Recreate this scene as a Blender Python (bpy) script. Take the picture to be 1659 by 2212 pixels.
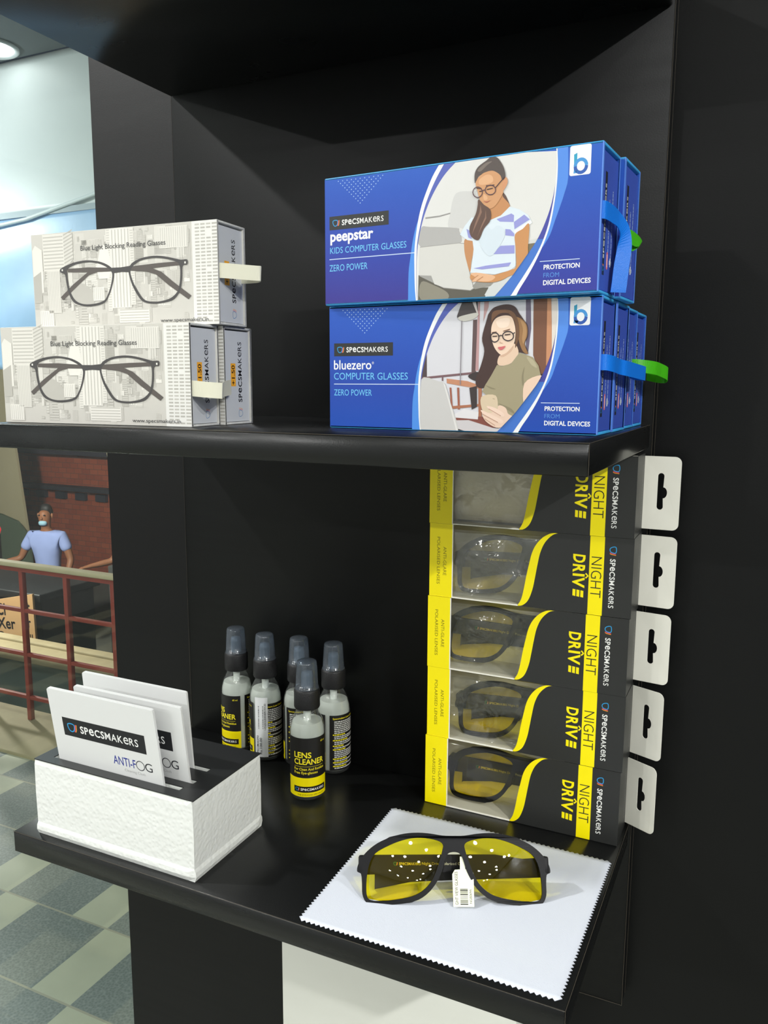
import bpy, bmesh, math, random
from mathutils import Vector, Matrix
from mathutils.geometry import tessellate_polygon
for o in list(bpy.data.objects): bpy.data.objects.remove(o, do_unlink=True)
S = bpy.context.scene
COL = S.collection
PI = math.pi

# brightness settings
EXPOSURE = -0.52
LAMPS = [(-2.6, -1.45, 8.0), (-1.1, -1.45, 8.0), (-2.6, -2.6, 18.0), (-1.1, -2.6, 16.0), (-2.6, -3.7, 66.0), (-1.1, -3.7, 66.0), (0.4, -2.6, 4.0), (0.4, -3.7, 9.0)]
LAMPS += [(2.35, -0.85, 38.0), (2.35, -1.6, 92.0), (2.35, -2.6, 30.0), (2.35, -3.7, 26.0), (-1.1, -0.75, 46.0)]
SMALL = [(x, y, 2.2) for x in (0.9, 1.55, 2.2) for y in (-1.75, -2.4, -3.1, -3.9)]
VER1, VER2, STREET, LAMPGLOW = 0.2, 4.0, 1060.0, 5.0
VERB = 60.0
# ---------------------------------------------------------------- camera, light, exposure
CAM_F, CAM_YAW, CAM_PITCH, CAM_ROLL = 1770.6, 0.44122, 0.15391, 0.00424
CAM_LOC = Vector((0.5475, -0.67432, 0.36757))
cd = bpy.data.cameras.new('camera'); cam = bpy.data.objects.new('camera', cd); COL.objects.link(cam); S.camera = cam
cd.sensor_fit = 'HORIZONTAL'; cd.sensor_width = 36.0; cd.lens = 36.0 * CAM_F / 1659.0
cd.clip_start = 0.02; cd.clip_end = 100
cy, sy, cp, sp = math.cos(CAM_YAW), math.sin(CAM_YAW), math.cos(CAM_PITCH), math.sin(CAM_PITCH)
fw = Vector((-sy * cp, cy * cp, -sp)); rt = Vector((cy, sy, 0)); up = rt.cross(fw)
r2 = math.cos(CAM_ROLL) * rt + math.sin(CAM_ROLL) * up; u2 = -math.sin(CAM_ROLL) * rt + math.cos(CAM_ROLL) * up
mw = Matrix.Identity(4)
for i in range(3):
    mw[i][0], mw[i][1], mw[i][2], mw[i][3] = r2[i], u2[i], -fw[i], CAM_LOC[i]
cam.matrix_world = mw

S.view_settings.view_transform = 'Standard'; S.view_settings.look = 'None'
S.view_settings.gamma = 1.0; S.view_settings.exposure = EXPOSURE
w = bpy.data.worlds.new('world'); S.world = w; w.use_nodes = True
bg = w.node_tree.nodes['Background']; bg.inputs[0].default_value = (0.10, 0.14, 0.22, 1); bg.inputs[1].default_value = 0.25

def lamp(name, kind, loc, power, color=(1, 1, 1), size=0.1, aim=None, spot=None):
    l = bpy.data.lights.new(name, kind); l.energy = power; l.color = color
    if kind == 'AREA': l.shape = 'DISK'; l.size = size
    else: l.shadow_soft_size = size
    if spot: l.spot_size = spot; l.spot_blend = 0.4
    o = bpy.data.objects.new(name, l); COL.objects.link(o); o.location = loc
    if aim is not None: o.rotation_euler = (Vector(aim) - Vector(loc)).to_track_quat('-Z', 'Y').to_euler()
    return o
# the shop's recessed ceiling lights, in rows in front of the shelves
for (lx, ly, pw) in LAMPS:
    lamp('downlight', 'AREA', (lx, ly, 1.585), pw, (1.0, 1.0, 0.985), 0.10)
for (lx, ly, pw) in SMALL:
    lamp('small_downlight', 'AREA', (lx, ly, 1.585), pw, (1.0, 1.0, 0.985), 0.13)
# veranda ceiling lamp behind the glass, then unseen lights added out there
lamp('veranda_area_light', 'AREA', (-1.955, 1.38, 1.48), VER1, (0.93, 0.97, 1.0), 0.14)
lamp('veranda_area_light', 'AREA', (-2.15, 0.45, 1.48), VER2, (0.93, 0.97, 1.0), 0.14)  # unseen second ceiling light, added to brighten the sheeting
lamp('veranda_fill', 'POINT', (-2.75, 1.0, 1.02), VERB, (0.93, 0.97, 1.0), 0.05)  # unseen light left of the view, added to brighten the sheeting's middle
lamp('street_fill', 'POINT', (-5.6, 3.2, 0.6), STREET, (1.0, 0.95, 0.89), 0.15)  # unseen light added to brighten the whole street scene

# ---------------------------------------------------------------- materials
MATS = {}
def lin(c):
    c = c / 255.0
    return c / 12.92 if c <= 0.04045 else ((c + 0.055) / 1.055) ** 2.4
def col(rgb): return (lin(rgb[0]), lin(rgb[1]), lin(rgb[2]), 1)
def newmat(name):
    m = bpy.data.materials.new(name); m.use_nodes = True
    return m, m.node_tree, m.node_tree.nodes['Principled BSDF']
def M(name, rgb, rough=0.5, spec=0.5, bump=None, metal=0.0, var=None, emit=None, sheen=0):
    """procedural principled material; bump=(scale, strength), var=(scale, amount) gentle mottling"""
    if name in MATS: return MATS[name]
    m, t, b = newmat(name); N = t.nodes; L = t.links
    b.inputs['Base Color'].default_value = col(rgb); b.inputs['Roughness'].default_value = rough
    b.inputs['Specular IOR Level'].default_value = spec; b.inputs['Metallic'].default_value = metal
    if sheen: b.inputs['Sheen Weight'].default_value = sheen
    if bump or var: tc = N.new('ShaderNodeTexCoord')
    if var:
        n = N.new('ShaderNodeTexNoise'); n.inputs['Scale'].default_value = var[0]; n.inputs['Detail'].default_value = 4
        L.new(tc.outputs['Object'], n.inputs['Vector'])
        r = N.new('ShaderNodeMix'); r.data_type = 'RGBA'
        c = col(rgb); k = var[1]
        r.inputs[6].default_value = tuple(min(1, x * (1 - k)) for x in c[:3]) + (1,)
        r.inputs[7].default_value = tuple(min(1, x * (1 + k)) for x in c[:3]) + (1,)
        L.new(n.outputs['Fac'], r.inputs[0]); L.new(r.outputs[2], b.inputs['Base Color'])
    if bump:
        n = N.new('ShaderNodeTexNoise'); n.inputs['Scale'].default_value = bump[0]; n.inputs['Detail'].default_value = 3
        L.new(tc.outputs['Object'], n.inputs['Vector'])
        bm_ = N.new('ShaderNodeBump'); bm_.inputs['Strength'].default_value = bump[1]; bm_.inputs['Distance'].default_value = 0.0006
        L.new(n.outputs['Fac'], bm_.inputs['Height']); L.new(bm_.outputs['Normal'], b.inputs['Normal'])
    if emit:
        b.inputs['Emission Color'].default_value = col(rgb); b.inputs['Emission Strength'].default_value = emit
    MATS[name] = m; return m
def P(rgb, rough=0.45):
    """plain printing ink"""
    rgb = tuple(int(x) for x in rgb)
    return M('ink_%d_%d_%d_%d' % (rgb + (int(rough * 100),)), rgb, rough, 0.35)
def clear(name, tint=(255, 255, 255), ior=1.45, rough=0.02, body=0.0, body_rgb=(220, 222, 220), bump=None, boost=0.0):
    """thin clear plastic or glass: see-through with fresnel gloss, body = share of milky diffuse"""
    if name in MATS: return MATS[name]
    m = bpy.data.materials.new(name); m.use_nodes = True; t = m.node_tree; N = t.nodes; L = t.links; N.clear()
    out = N.new('ShaderNodeOutputMaterial'); tr = N.new('ShaderNodeBsdfTransparent'); gl = N.new('ShaderNodeBsdfGlossy')
    tr.inputs['Color'].default_value = col(tint); gl.inputs['Roughness'].default_value = rough
    lw = N.new('ShaderNodeLayerWeight'); lw.inputs['Blend'].default_value = 0.5     # facing term, the same from both sides of the sheet
    f0 = ((ior - 1) / (ior + 1)) ** 2
    pw = N.new('ShaderNodeMath'); pw.operation = 'POWER'; pw.inputs[1].default_value = 5; L.new(lw.outputs['Facing'], pw.inputs[0])
    fr = N.new('ShaderNodeMath'); fr.operation = 'MULTIPLY_ADD'; fr.inputs[1].default_value = 1 - f0; fr.inputs[2].default_value = f0 + boost; fr.use_clamp = True; L.new(pw.outputs[0], fr.inputs[0])
    last = tr
    if body:
        df = N.new('ShaderNodeBsdfDiffuse'); df.inputs['Color'].default_value = col(body_rgb)
        tl = N.new('ShaderNodeBsdfTranslucent'); tl.inputs['Color'].default_value = col(body_rgb)
        m2 = N.new('ShaderNodeMixShader'); m2.inputs[0].default_value = 0.4; L.new(df.outputs[0], m2.inputs[1]); L.new(tl.outputs[0], m2.inputs[2])
        m1 = N.new('ShaderNodeMixShader'); m1.inputs[0].default_value = body; L.new(tr.outputs[0], m1.inputs[1]); L.new(m2.outputs[0], m1.inputs[2]); last = m1
    mx = N.new('ShaderNodeMixShader')
    L.new(fr.outputs[0], mx.inputs[0])
    L.new(last.outputs[0], mx.inputs[1]); L.new(gl.outputs[0], mx.inputs[2]); L.new(mx.outputs[0], out.inputs[0])
    if bump:
        tc = N.new('ShaderNodeTexCoord'); n = N.new('ShaderNodeTexNoise'); n.inputs['Scale'].default_value = bump[0]; n.inputs['Detail'].default_value = 2; n.inputs['Distortion'].default_value = 1.0
        L.new(tc.outputs['Object'], n.inputs['Vector']); b = N.new('ShaderNodeBump'); b.inputs['Strength'].default_value = bump[1]; b.inputs['Distance'].default_value = 0.002
        L.new(n.outputs['Fac'], b.inputs['Height'])
        for x in (gl, lw): L.new(b.outputs['Normal'], x.inputs['Normal'])
    MATS[name] = m; return m

def laminate(name, rgb, rough, spec=0.23):
    m, t, b = newmat(name); N = t.nodes; L = t.links
    tc = N.new('ShaderNodeTexCoord'); mp = N.new('ShaderNodeMapping'); mp.inputs['Scale'].default_value = (3, 3, 60)
    n = N.new('ShaderNodeTexNoise'); n.inputs['Scale'].default_value = 2.0; n.inputs['Detail'].default_value = 6
    L.new(tc.outputs['Object'], mp.inputs['Vector']); L.new(mp.outputs['Vector'], n.inputs['Vector'])
    r = N.new('ShaderNodeMapRange'); r.inputs['To Min'].default_value = rough - 0.05; r.inputs['To Max'].default_value = rough + 0.07
    L.new(n.outputs['Fac'], r.inputs['Value']); L.new(r.outputs[0], b.inputs['Roughness'])
    n2 = N.new('ShaderNodeTexNoise'); n2.inputs['Scale'].default_value = 900; n2.inputs['Detail'].default_value = 2
    L.new(tc.outputs['Object'], n2.inputs['Vector'])
    bp = N.new('ShaderNodeBump'); bp.inputs['Strength'].default_value = 0.12; bp.inputs['Distance'].default_value = 0.0004
    L.new(n2.outputs['Fac'], bp.inputs['Height']); L.new(bp.outputs['Normal'], b.inputs['Normal'])
    b.inputs['Base Color'].default_value = col(rgb); b.inputs['Specular IOR Level'].default_value = spec
    MATS[name] = m; return m

# ---------------------------------------------------------------- mesh helpers
class MB:
    def __init__(s): s.v, s.f, s.mi, s.sm, s.mats = [], [], [], [], []
    def midx(s, m):
        if m not in s.mats: s.mats.append(m)
        return s.mats.index(m)
    def add(s, vs, fs, m, smooth=False, xf=None):
        k = len(s.v); i = s.midx(m)
        for p in vs: s.v.append(tuple(xf @ Vector(p)) if xf is not None else tuple(p))
        for f in fs: s.f.append(tuple(k + j for j in f)); s.mi.append(i); s.sm.append(smooth)
    def box(s, x0, x1, y0, y1, z0, z1, m, r=0, seg=2, xf=None):
        if r <= 0:
            vs = [(x0, y0, z0), (x1, y0, z0), (x1, y1, z0), (x0, y1, z0), (x0, y0, z1), (x1, y0, z1), (x1, y1, z1), (x0, y1, z1)]
            s.add(vs, [(0, 3, 2, 1), (4, 5, 6, 7), (0, 1, 5, 4), (1, 2, 6, 5), (2, 3, 7, 6), (3, 0, 4, 7)], m, False, xf); return
        bm = bmesh.new(); bmesh.ops.create_cube(bm, size=1)
        for v in bm.verts: v.co = Vector(((x0 + x1) / 2 + v.co.x * (x1 - x0), (y0 + y1) / 2 + v.co.y * (y1 - y0), (z0 + z1) / 2 + v.co.z * (z1 - z0)))
        bmesh.ops.bevel(bm, geom=bm.edges[:], offset=r, segments=seg, profile=0.5, affect='EDGES')
        bm.verts.index_update(); s.add([v.co[:] for v in bm.verts], [[v.index for v in f.verts] for f in bm.faces], m, True, xf); bm.free()
    def lathe(s, prof, m, n=40, xf=None, smooth=True, caps=True):
        vs, fs = [], []
        for r, z in prof:
            for i in range(n): a = 2 * PI * i / n; vs.append((r * math.cos(a), r * math.sin(a), z))
        for j in range(len(prof) - 1):
            for i in range(n): k = (i + 1) % n; fs.append((j * n + i, j * n + k, (j + 1) * n + k, (j + 1) * n + i))
        s.add(vs, fs, m, smooth, xf)
        if caps:
            for j, fl in ((0, True), (len(prof) - 1, False)):
                if prof[j][0] > 1e-6:
                    ring = vs[j * n:(j + 1) * n]; s.add(ring, [tuple(reversed(range(n))) if fl else tuple(range(n))], m, False, xf)
    def tube(s, pts, r, m, n=10, closed=False, xf=None):
        pts = [Vector(p) for p in pts]; rs = r if isinstance(r, (list, tuple)) else [r] * len(pts); vs, fs = [], []; ref = Vector((0.123, 0.456, 0.88))
        K = len(pts)
        for i, p in enumerate(pts):
            d = (pts[(i + 1) % K] - pts[i - 1]) if closed else (pts[min(i + 1, K - 1)] - pts[max(i - 1, 0)])
            d.normalize(); a = d.cross(ref).normalized(); b = d.cross(a)
            for j in range(n): t = 2 * PI * j / n; vs.append(p + (math.cos(t) * a + math.sin(t) * b) * rs[i])
        for i in range(K if closed else K - 1):
            for j in range(n): q = (j + 1) % n; i2 = (i + 1) % K; fs.append((i * n + j, i * n + q, i2 * n + q, i2 * n + j))
        s.add(vs, fs, m, True, xf)
        if not closed: s.add(vs[:n], [tuple(range(n))], m, False, xf); s.add(vs[-n:], [tuple(range(n))], m, False, xf)
    def sheet(s, path, width, thick, m, xf=None):
        """ribbon: path of (point, width direction); a thin solid strip"""
        vs, fs = [], []; K = len(path)
        for i, (p, wd) in enumerate(path):
            p = Vector(p); wd = Vector(wd).normalized() * width / 2
            d = Vector(path[min(i + 1, K - 1)][0]) - Vector(path[max(i - 1, 0)][0]); nn = d.cross(wd)
            nn = nn.normalized() * thick / 2 if nn.length > 1e-9 else Vector((0, 0, thick / 2))
            vs += [p - wd - nn, p + wd - nn, p + wd + nn, p - wd + nn]
        for i in range(K - 1):
            for j in range(4): q = (j + 1) % 4; fs.append((4 * i + j, 4 * i + q, 4 * i + 4 + q, 4 * i + 4 + j))
        fs += [(0, 1, 2, 3), (4 * K - 1, 4 * K - 2, 4 * K - 3, 4 * K - 4)]
        s.add(vs, fs, m, False, xf)
    def prism(s, loops, place, depth, m, side=None, smooth=False):
        """polygon with holes (2D loops) extruded; place(x, y, d) -> 3D, d from 0 to depth"""
        flat = [[Vector((x, y, 0)) for x, y in lp] for lp in loops]
        tri = tessellate_polygon(flat); pts = [p for lp in loops for p in lp]
        for d in (0, depth): s.add([place(x, y, d) for x, y in pts], tri, m)
        for lp in loops:
            K = len(lp); vs = [place(x, y, 0) for x, y in lp] + [place(x, y, depth) for x, y in lp]
            s.add(vs, [(i, (i + 1) % K, K + (i + 1) % K, K + i) for i in range(K)], side or m, smooth)
    def build(s, name, parent=None, loc=None, rotz=None, autosmooth=True):
        me = bpy.data.meshes.new(name); me.from_pydata([tuple(v) for v in s.v], [], s.f)
        for m in s.mats: me.materials.append(m)
        me.polygons.foreach_set('material_index', s.mi); me.polygons.foreach_set('use_smooth', s.sm); me.update()
        o = bpy.data.objects.new(name, me); COL.objects.link(o)
        if parent is not None: o.parent = parent
        if loc is not None: o.location = loc
        if rotz is not None: o.rotation_euler = (0, 0, rotz)
        return o
def tag(o, label, cat, group=None, kind=None):
    o['label'] = label; o['category'] = cat
    if group: o['group'] = group
    if kind: o['kind'] = kind
    return o
def thing(name, label, cat, loc=(0, 0, 0), rotz=0, group=None):
    o = bpy.data.objects.new(name, None); COL.objects.link(o); o.empty_display_size = 0.02
    o.location = loc; o.rotation_euler = (0, 0, rotz)
    return tag(o, label, cat, group)
def struct(o): o['kind'] = 'structure'; return o
def dup(root, loc, rotz, label, group=None):
    r = root.copy(); COL.objects.link(r); r.location = loc; r.rotation_euler = (0, 0, rotz); r['label'] = label
    if group: r['group'] = group
    for ch in list(root.children):
        c = ch.copy(); COL.objects.link(c); c.parent = r
        for g in list(ch.children): d = g.copy(); COL.objects.link(d); d.parent = c
    return r
def crom(pts, n=4, closed=True):
    out = []; K = len(pts)
    for i in range(K if closed else K - 1):
        if closed: p = [pts[(i + j) % K] for j in (-1, 0, 1, 2)]
        else: p = [pts[max(0, i - 1)], pts[i], pts[i + 1], pts[min(K - 1, i + 2)]]
        for k in range(n):
            t = k / n
            out.append(tuple(0.5 * (2 * p[1][a] + (p[2][a] - p[0][a]) * t + (2 * p[0][a] - 5 * p[1][a] + 4 * p[2][a] - p[3][a]) * t * t + (3 * p[1][a] - p[0][a] - 3 * p[2][a] + p[3][a]) * t ** 3) for a in range(len(p[1]))))
    if not closed: out.append(tuple(pts[-1]))
    return out
def clip(poly, region):
    """Sutherland-Hodgman against a convex region given counter-clockwise"""
    out = list(poly); K = len(region)
    for i in range(K):
        a, b = region[i], region[(i + 1) % K]; src, out = out, []
        f = lambda p: (b[0] - a[0]) * (p[1] - a[1]) - (b[1] - a[1]) * (p[0] - a[0])
        for j in range(len(src)):
            p, q = src[j - 1], src[j]; fp, fq = f(p), f(q)
            if (fp >= 0) != (fq >= 0): t = fp / (fp - fq); out.append((p[0] + (q[0] - p[0]) * t, p[1] + (q[1] - p[1]) * t))
            if fq >= 0: out.append(q)
        if not out: return []
    return out

# ---------------------------------------------------------------- printing: flat ink shapes and lettering in millimetres on a face
GLYPH = {}
def glyphs(s, bold):
    k = (s, bold)
    if k not in GLYPH:
        cu = bpy.data.curves.new('lettering', 'FONT'); cu.body = s; cu.size = 1; cu.offset = bold; cu.resolution_u = 3
        ob = bpy.data.objects.new('lettering', cu); COL.objects.link(ob)
        me = bpy.data.meshes.new_from_object(ob.evaluated_get(bpy.context.evaluated_depsgraph_get()))
        vs = [v.co[:2] for v in me.vertices]; fs = [tuple(p.vertices) for p in me.polygons]
        bpy.data.objects.remove(ob); bpy.data.curves.remove(cu); bpy.data.meshes.remove(me)
        xs = [v[0] for v in vs] or [0]; ys = [v[1] for v in vs] or [0]
        GLYPH[k] = (vs, fs, min(xs), max(xs), min(ys), max(ys))
    return GLYPH[k]
def preload(items):
    """make all lettering in one go so that the scene is evaluated once"""
    obs = []
    for s, bold in items:
        cu = bpy.data.curves.new('lettering', 'FONT'); cu.body = s; cu.size = 1; cu.offset = bold; cu.resolution_u = 3
        ob = bpy.data.objects.new('lettering', cu); COL.objects.link(ob); obs.append((s, bold, ob, cu))
    dg = bpy.context.evaluated_depsgraph_get()
    for s, bold, ob, cu in obs:
        me = bpy.data.meshes.new_from_object(ob.evaluated_get(dg))
        vs = [v.co[:2] for v in me.vertices]; fs = [tuple(p.vertices) for p in me.polygons]; bpy.data.meshes.remove(me)
        xs = [v[0] for v in vs] or [0]; ys = [v[1] for v in vs] or [0]
        GLYPH[(s, bold)] = (vs, fs, min(xs), max(xs), min(ys), max(ys))
    for s, bold, ob, cu in obs: bpy.data.objects.remove(ob); bpy.data.curves.remove(cu)
preload([(c, b) for c in 'SPCMAKRHe' for b in (0.0, 0.008, 0.016, 0.022)])
CAP = glyphs('H', 0.0)[5]
class Art:
    STEP = 1.6e-5
    def __init__(s, mb, o=(0, 0, 0), u=(1, 0, 0), v=(0, 0, 1), n=(0, -1, 0), warp=None, base=2e-5):
        s.mb = mb; s.o, s.u, s.v, s.n = Vector(o), Vector(u), Vector(v), Vector(n); s.warp = warp; s.base = base
    def at(s, x, y, layer):
        h = s.base + layer * s.STEP
        if s.warp: return s.warp(x, y, h)
        return s.o + s.u * (x * 1e-3) + s.v * (y * 1e-3) + s.n * h
    def sub(s, x, y, ang):
        """the same face with its origin moved and turned by ang degrees"""
        a = math.radians(ang); ca, sa = math.cos(a), math.sin(a); t = Art(s.mb, base=s.base)
        t.at = lambda X, Y, l: s.at(x + X * ca - Y * sa, y + X * sa + Y * ca, l); return t
    def poly(s, pts, m, layer=0, holes=(), smooth=0):
        if smooth: pts = crom(pts, smooth)
        if len(pts) < 3: return
        loops = [pts] + list(holes); tri = tessellate_polygon([[Vector((x, y, 0)) for x, y in lp] for lp in loops])
        s.mb.add([s.at(x, y, layer) for lp in loops for x, y in lp], tri, m)
    def rect(s, x0, y0, x1, y1, m, layer=0, r=0):
        if r:
            pts = []
            for cx, cy_, a0 in ((x1 - r, y1 - r, 0), (x0 + r, y1 - r, 90), (x0 + r, y0 + r, 180), (x1 - r, y0 + r, 270)):
                for k in range(5): a = math.radians(a0 + 22.5 * k); pts.append((cx + r * math.cos(a), cy_ + r * math.sin(a)))
            s.poly(pts, m, layer); return
        if s.warp:
            n = max(1, int(abs(x1 - x0) / 1.2)); vs = []
            for i in range(n + 1): x = x0 + (x1 - x0) * i / n; vs += [s.at(x, y0, layer), s.at(x, y1, layer)]
            s.mb.add(vs, [(2 * i, 2 * i + 2, 2 * i + 3, 2 * i + 1) for i in range(n)], m); return
        s.poly([(x0, y0), (x1, y0), (x1, y1), (x0, y1)], m, layer)
    def line(s, pts, width, m, layer=0, closed=False):
        K = len(pts); L_, R_ = [], []
        for i in range(K):
            a = Vector(pts[(i - 1) % K] if closed else pts[max(i - 1, 0)]); b = Vector(pts[(i + 1) % K] if closed else pts[min(i + 1, K - 1)])
            d = b - a; d = d.normalized() if d.length else Vector((1, 0)); q = Vector((-d.y, d.x)) * width / 2; p = Vector(pts[i]); L_.append(p + q); R_.append(p - q)
        vs = [s.at(p.x, p.y, layer) for p in L_] + [s.at(p.x, p.y, layer) for p in R_]
        s.mb.add(vs, [(i, (i + 1) % K, K + (i + 1) % K, K + i) for i in range(K if closed else K - 1)], m)
    def text(s, body, x, y, w_, h, m, layer=1, bold=0.0, slant=0.0):
        """lettering: left x, baseline y, width w_ (None keeps natural), cap height h"""
        vs, fs, x0, x1, y0, y1 = glyphs(body, bold); ky = h / CAP; kx = (w_ / (x1 - x0)) if w_ else ky
        s.mb.add([s.at(x + (a - x0) * kx + b * ky * slant, y + b * ky, layer) for a, b in vs], fs, m)
    def word(s, x, y, w_, h, m, layer=1, thin=0.008, fat=0.022):
        """the shop's word mark: bold first five letters, lighter last six, e as tall as a capital"""
        seq = [('S', fat), ('P', fat), ('e', 0.016), ('C', fat), ('S', fat), ('M', thin), ('A', thin), ('K', thin), ('e', 0.0), ('R', thin), ('S', thin)]
        items, pos = [], 0
        for c, b in seq:
            vs, fs, x0, x1, y0, y1 = glyphs(c, b); k = (CAP / (y1 - y0)) if c == 'e' else 1.0
            items.append((vs, fs, x0, y0 if c == 'e' else 0, k, pos)); pos += (x1 - x0) * k + 0.10
        kx = w_ / (pos - 0.10); ky = h / CAP
        for vs, fs, x0, y0, k, px in items:
            s.mb.add([s.at(x + (px + (a - x0) * k) * kx, y + (b - y0) * k * ky, layer) for a, b in vs], fs, m)
    def icon(s, x, y, h, layer=1, wd=None, cyan=(45, 155, 215)):
        wd = wd or h * 0.13
        pts = crom([(0.05, 0.9), (0.5, 1.0), (0.92, 0.9), (0.98, 0.6), (0.86, 0.2), (0.6, 0.02), (0.3, 0.06), (0.1, 0.3), (0.0, 0.62)], 3)
        s.line([(x + a * h, y + b * h) for a, b in pts], wd, P(cyan), layer, True)
        for k, c in ((1.06, (225, 60, 110)), (1.22, (245, 165, 40))):
            s.line([(x + (k - 0.12) * h, y + 0.02 * h), (x + k * h, y + 0.28 * h), (x + (k + 0.08) * h, y + 0.95 * h)], wd * 0.8, P(c), layer)
    def logo(s, x, y, w_, h, layer=1, bar=(40, 42, 42), fg=(240, 240, 238)):
        """black bar with icon and word mark"""
        if bar: s.rect(x, y, x + w_, y + h, P(bar), layer)
        s.icon(x + w_ * 0.06, y + h * 0.27, h * 0.44, layer + 1); s.word(x + w_ * 0.215, y + h * 0.3, w_ * 0.70, h * 0.38, P(fg), layer + 1)
    def barcode(s, x, y, w_, h, m, seed=1, layer=1, n=34):
        rnd = random.Random(seed); px = x
        k = w_ / n
        while px < x + w_ - 2.2 * k:
            b = rnd.choice((0.5, 0.5, 0.9, 1.4)) * k; s.rect(px, y, px + b, y + h, m, layer); px += b + rnd.choice((0.5, 0.6, 1.0, 1.3)) * k
    def scribble(s, x0, x1, y, h, m, seed=0, layer=1):
        """a line of print too small to read: word-length dashes"""
        rnd = random.Random(seed); x = x0
        while x < x1 - 0.4:
            ln = min(rnd.uniform(0.9, 3.2), x1 - x); s.rect(x, y, x + ln, y + h, m, layer); x += ln + 0.45
# ---------------------------------------------------------------- the place
D, T, ZM, ZT, XR, XL, ZP = 0.2338, 0.0182, 0.3373, 0.6415, 0.4621, -0.1206, -0.1711
W = 0.46; FLOOR = -1.09; STREETZ = -2.72
LAM = laminate('black_laminate', (10, 11, 11), 0.46)
LAMS = laminate('black_laminate_shelf', (18, 19, 19), 0.27, 0.4)
EDGE = M('bare_board_edge', (62, 56, 46), 0.7)
def slab(name, x0, x1, y0, y1, z0, z1, m, r=0, kind=True):
    b = MB(); b.box(x0, x1, y0, y1, z0, z1, m, r); o = b.build(name)
    if kind: struct(o)
    return o
slab('wall_back', XL, 2.6, 0.018, 0.075, FLOOR, 1.6, LAM)
# tiled floor: square dark tiles parted by narrow light ones, each row shifted
m, t, b = newmat('checkered_tiles'); N = t.nodes; L = t.links
def mathn(op, a, bb=None):
    n = N.new('ShaderNodeMath'); n.operation = op
    for i, x in enumerate((a, bb)):
        if x is None: continue
        if isinstance(x, (int, float)): n.inputs[i].default_value = x
        else: L.new(x, n.inputs[i])
    return n.outputs[0]
tc = N.new('ShaderNodeTexCoord'); sx = N.new('ShaderNodeSeparateXYZ'); L.new(tc.outputs['Object'], sx.inputs[0])
yy = mathn('DIVIDE', mathn('SUBTRACT', sx.outputs['Y'], 0.832), 0.25); row = mathn('FLOOR', yy)
xx = mathn('DIVIDE', mathn('SUBTRACT', mathn('ADD', mathn('ADD', sx.outputs['X'], mathn('MULTIPLY', row, 0.1235)), 1.366), 0.0), 0.3775)
fx = mathn('FRACT', xx); dark = mathn('LESS_THAN', fx, 0.662)
fy = mathn('FRACT', yy)
grout = mathn('LESS_THAN', mathn('MINIMUM', fy, mathn('SUBTRACT', 1.0, fy)), 0.012)
n1 = N.new('ShaderNodeTexNoise'); n1.inputs['Scale'].default_value = 9; n1.inputs['Detail'].default_value = 6; L.new(tc.outputs['Object'], n1.inputs['Vector'])
n2 = N.new('ShaderNodeTexVoronoi'); n2.inputs['Scale'].default_value = 150; L.new(tc.outputs['Object'], n2.inputs['Vector'])
def mixc(f, a, bb):
    x = N.new('ShaderNodeMix'); x.data_type = 'RGBA'
    L.new(f, x.inputs[0]) if not isinstance(f, float) else None
    for i, c in ((6, a), (7, bb)):
        if isinstance(c, tuple): x.inputs[i].default_value = col(c)
        else: L.new(c, x.inputs[i])
    return x.outputs[2]
cdark = mixc(n2.outputs['Distance'], (84, 92, 90), (128, 134, 130)); clight = mixc(n1.outputs['Fac'], (158, 158, 138), (182, 180, 158))
cc = mixc(grout, mixc(dark, clight, cdark), (150, 146, 128))
L.new(cc, b.inputs['Base Color']); b.inputs['Roughness'].default_value = 0.32
TILE = m
slab('floor', -7.0, 3.0, -5.0, 1.47, FLOOR - 0.05, FLOOR, TILE)
STONE = M('sandy_stone', (152, 138, 106), 0.75, 0.3, bump=(30, 0.4), var=(6, 0.22))
slab('trim_1', -7.0, 1.0, 1.47, 1.82, FLOOR - 0.35, FLOOR + 0.012, STONE, 0.006)
slab('floor', -22, 4, 1.82, 16, STREETZ - 0.1, STREETZ, M('street_concrete', (92, 92, 84), 0.9, 0.2, var=(2, 0.3)))
# shop interior behind the camera
PAINT = M('pale_wall_paint', (176, 178, 178), 0.8, 0.3, var=(1.5, 0.05))
slab('ceiling', -3.4, 2.65, -4.6, 0.05, 1.6, 1.66, M('white_ceiling', (236, 236, 234), 0.85, 0.3))
slab('wall_front', -3.4, 2.65, -4.65, -4.6, FLOOR, 1.6, PAINT)
slab('wall_left', -3.45, -3.4, -4.6, 0.05, FLOOR, 1.6, PAINT)
slab('wall_right', 2.6, 2.65, -4.6, 0.018, FLOOR, 1.6, M('dark_wall', (60, 62, 62), 0.6))
# shop window to the left of the black wall
g = MB(); g.box(-3.4, XL - 0.0015, 0.040, 0.048, FLOOR, 1.6, clear('window_glass', (246, 251, 248), 1.45, 0.01)); struct(g.build('window_1'))
slab('trim_2', XL - 0.0015, XL, 0.036, 0.05, FLOOR, 1.6, M('pale_pane_edge', (150, 140, 110), 0.5))
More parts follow.
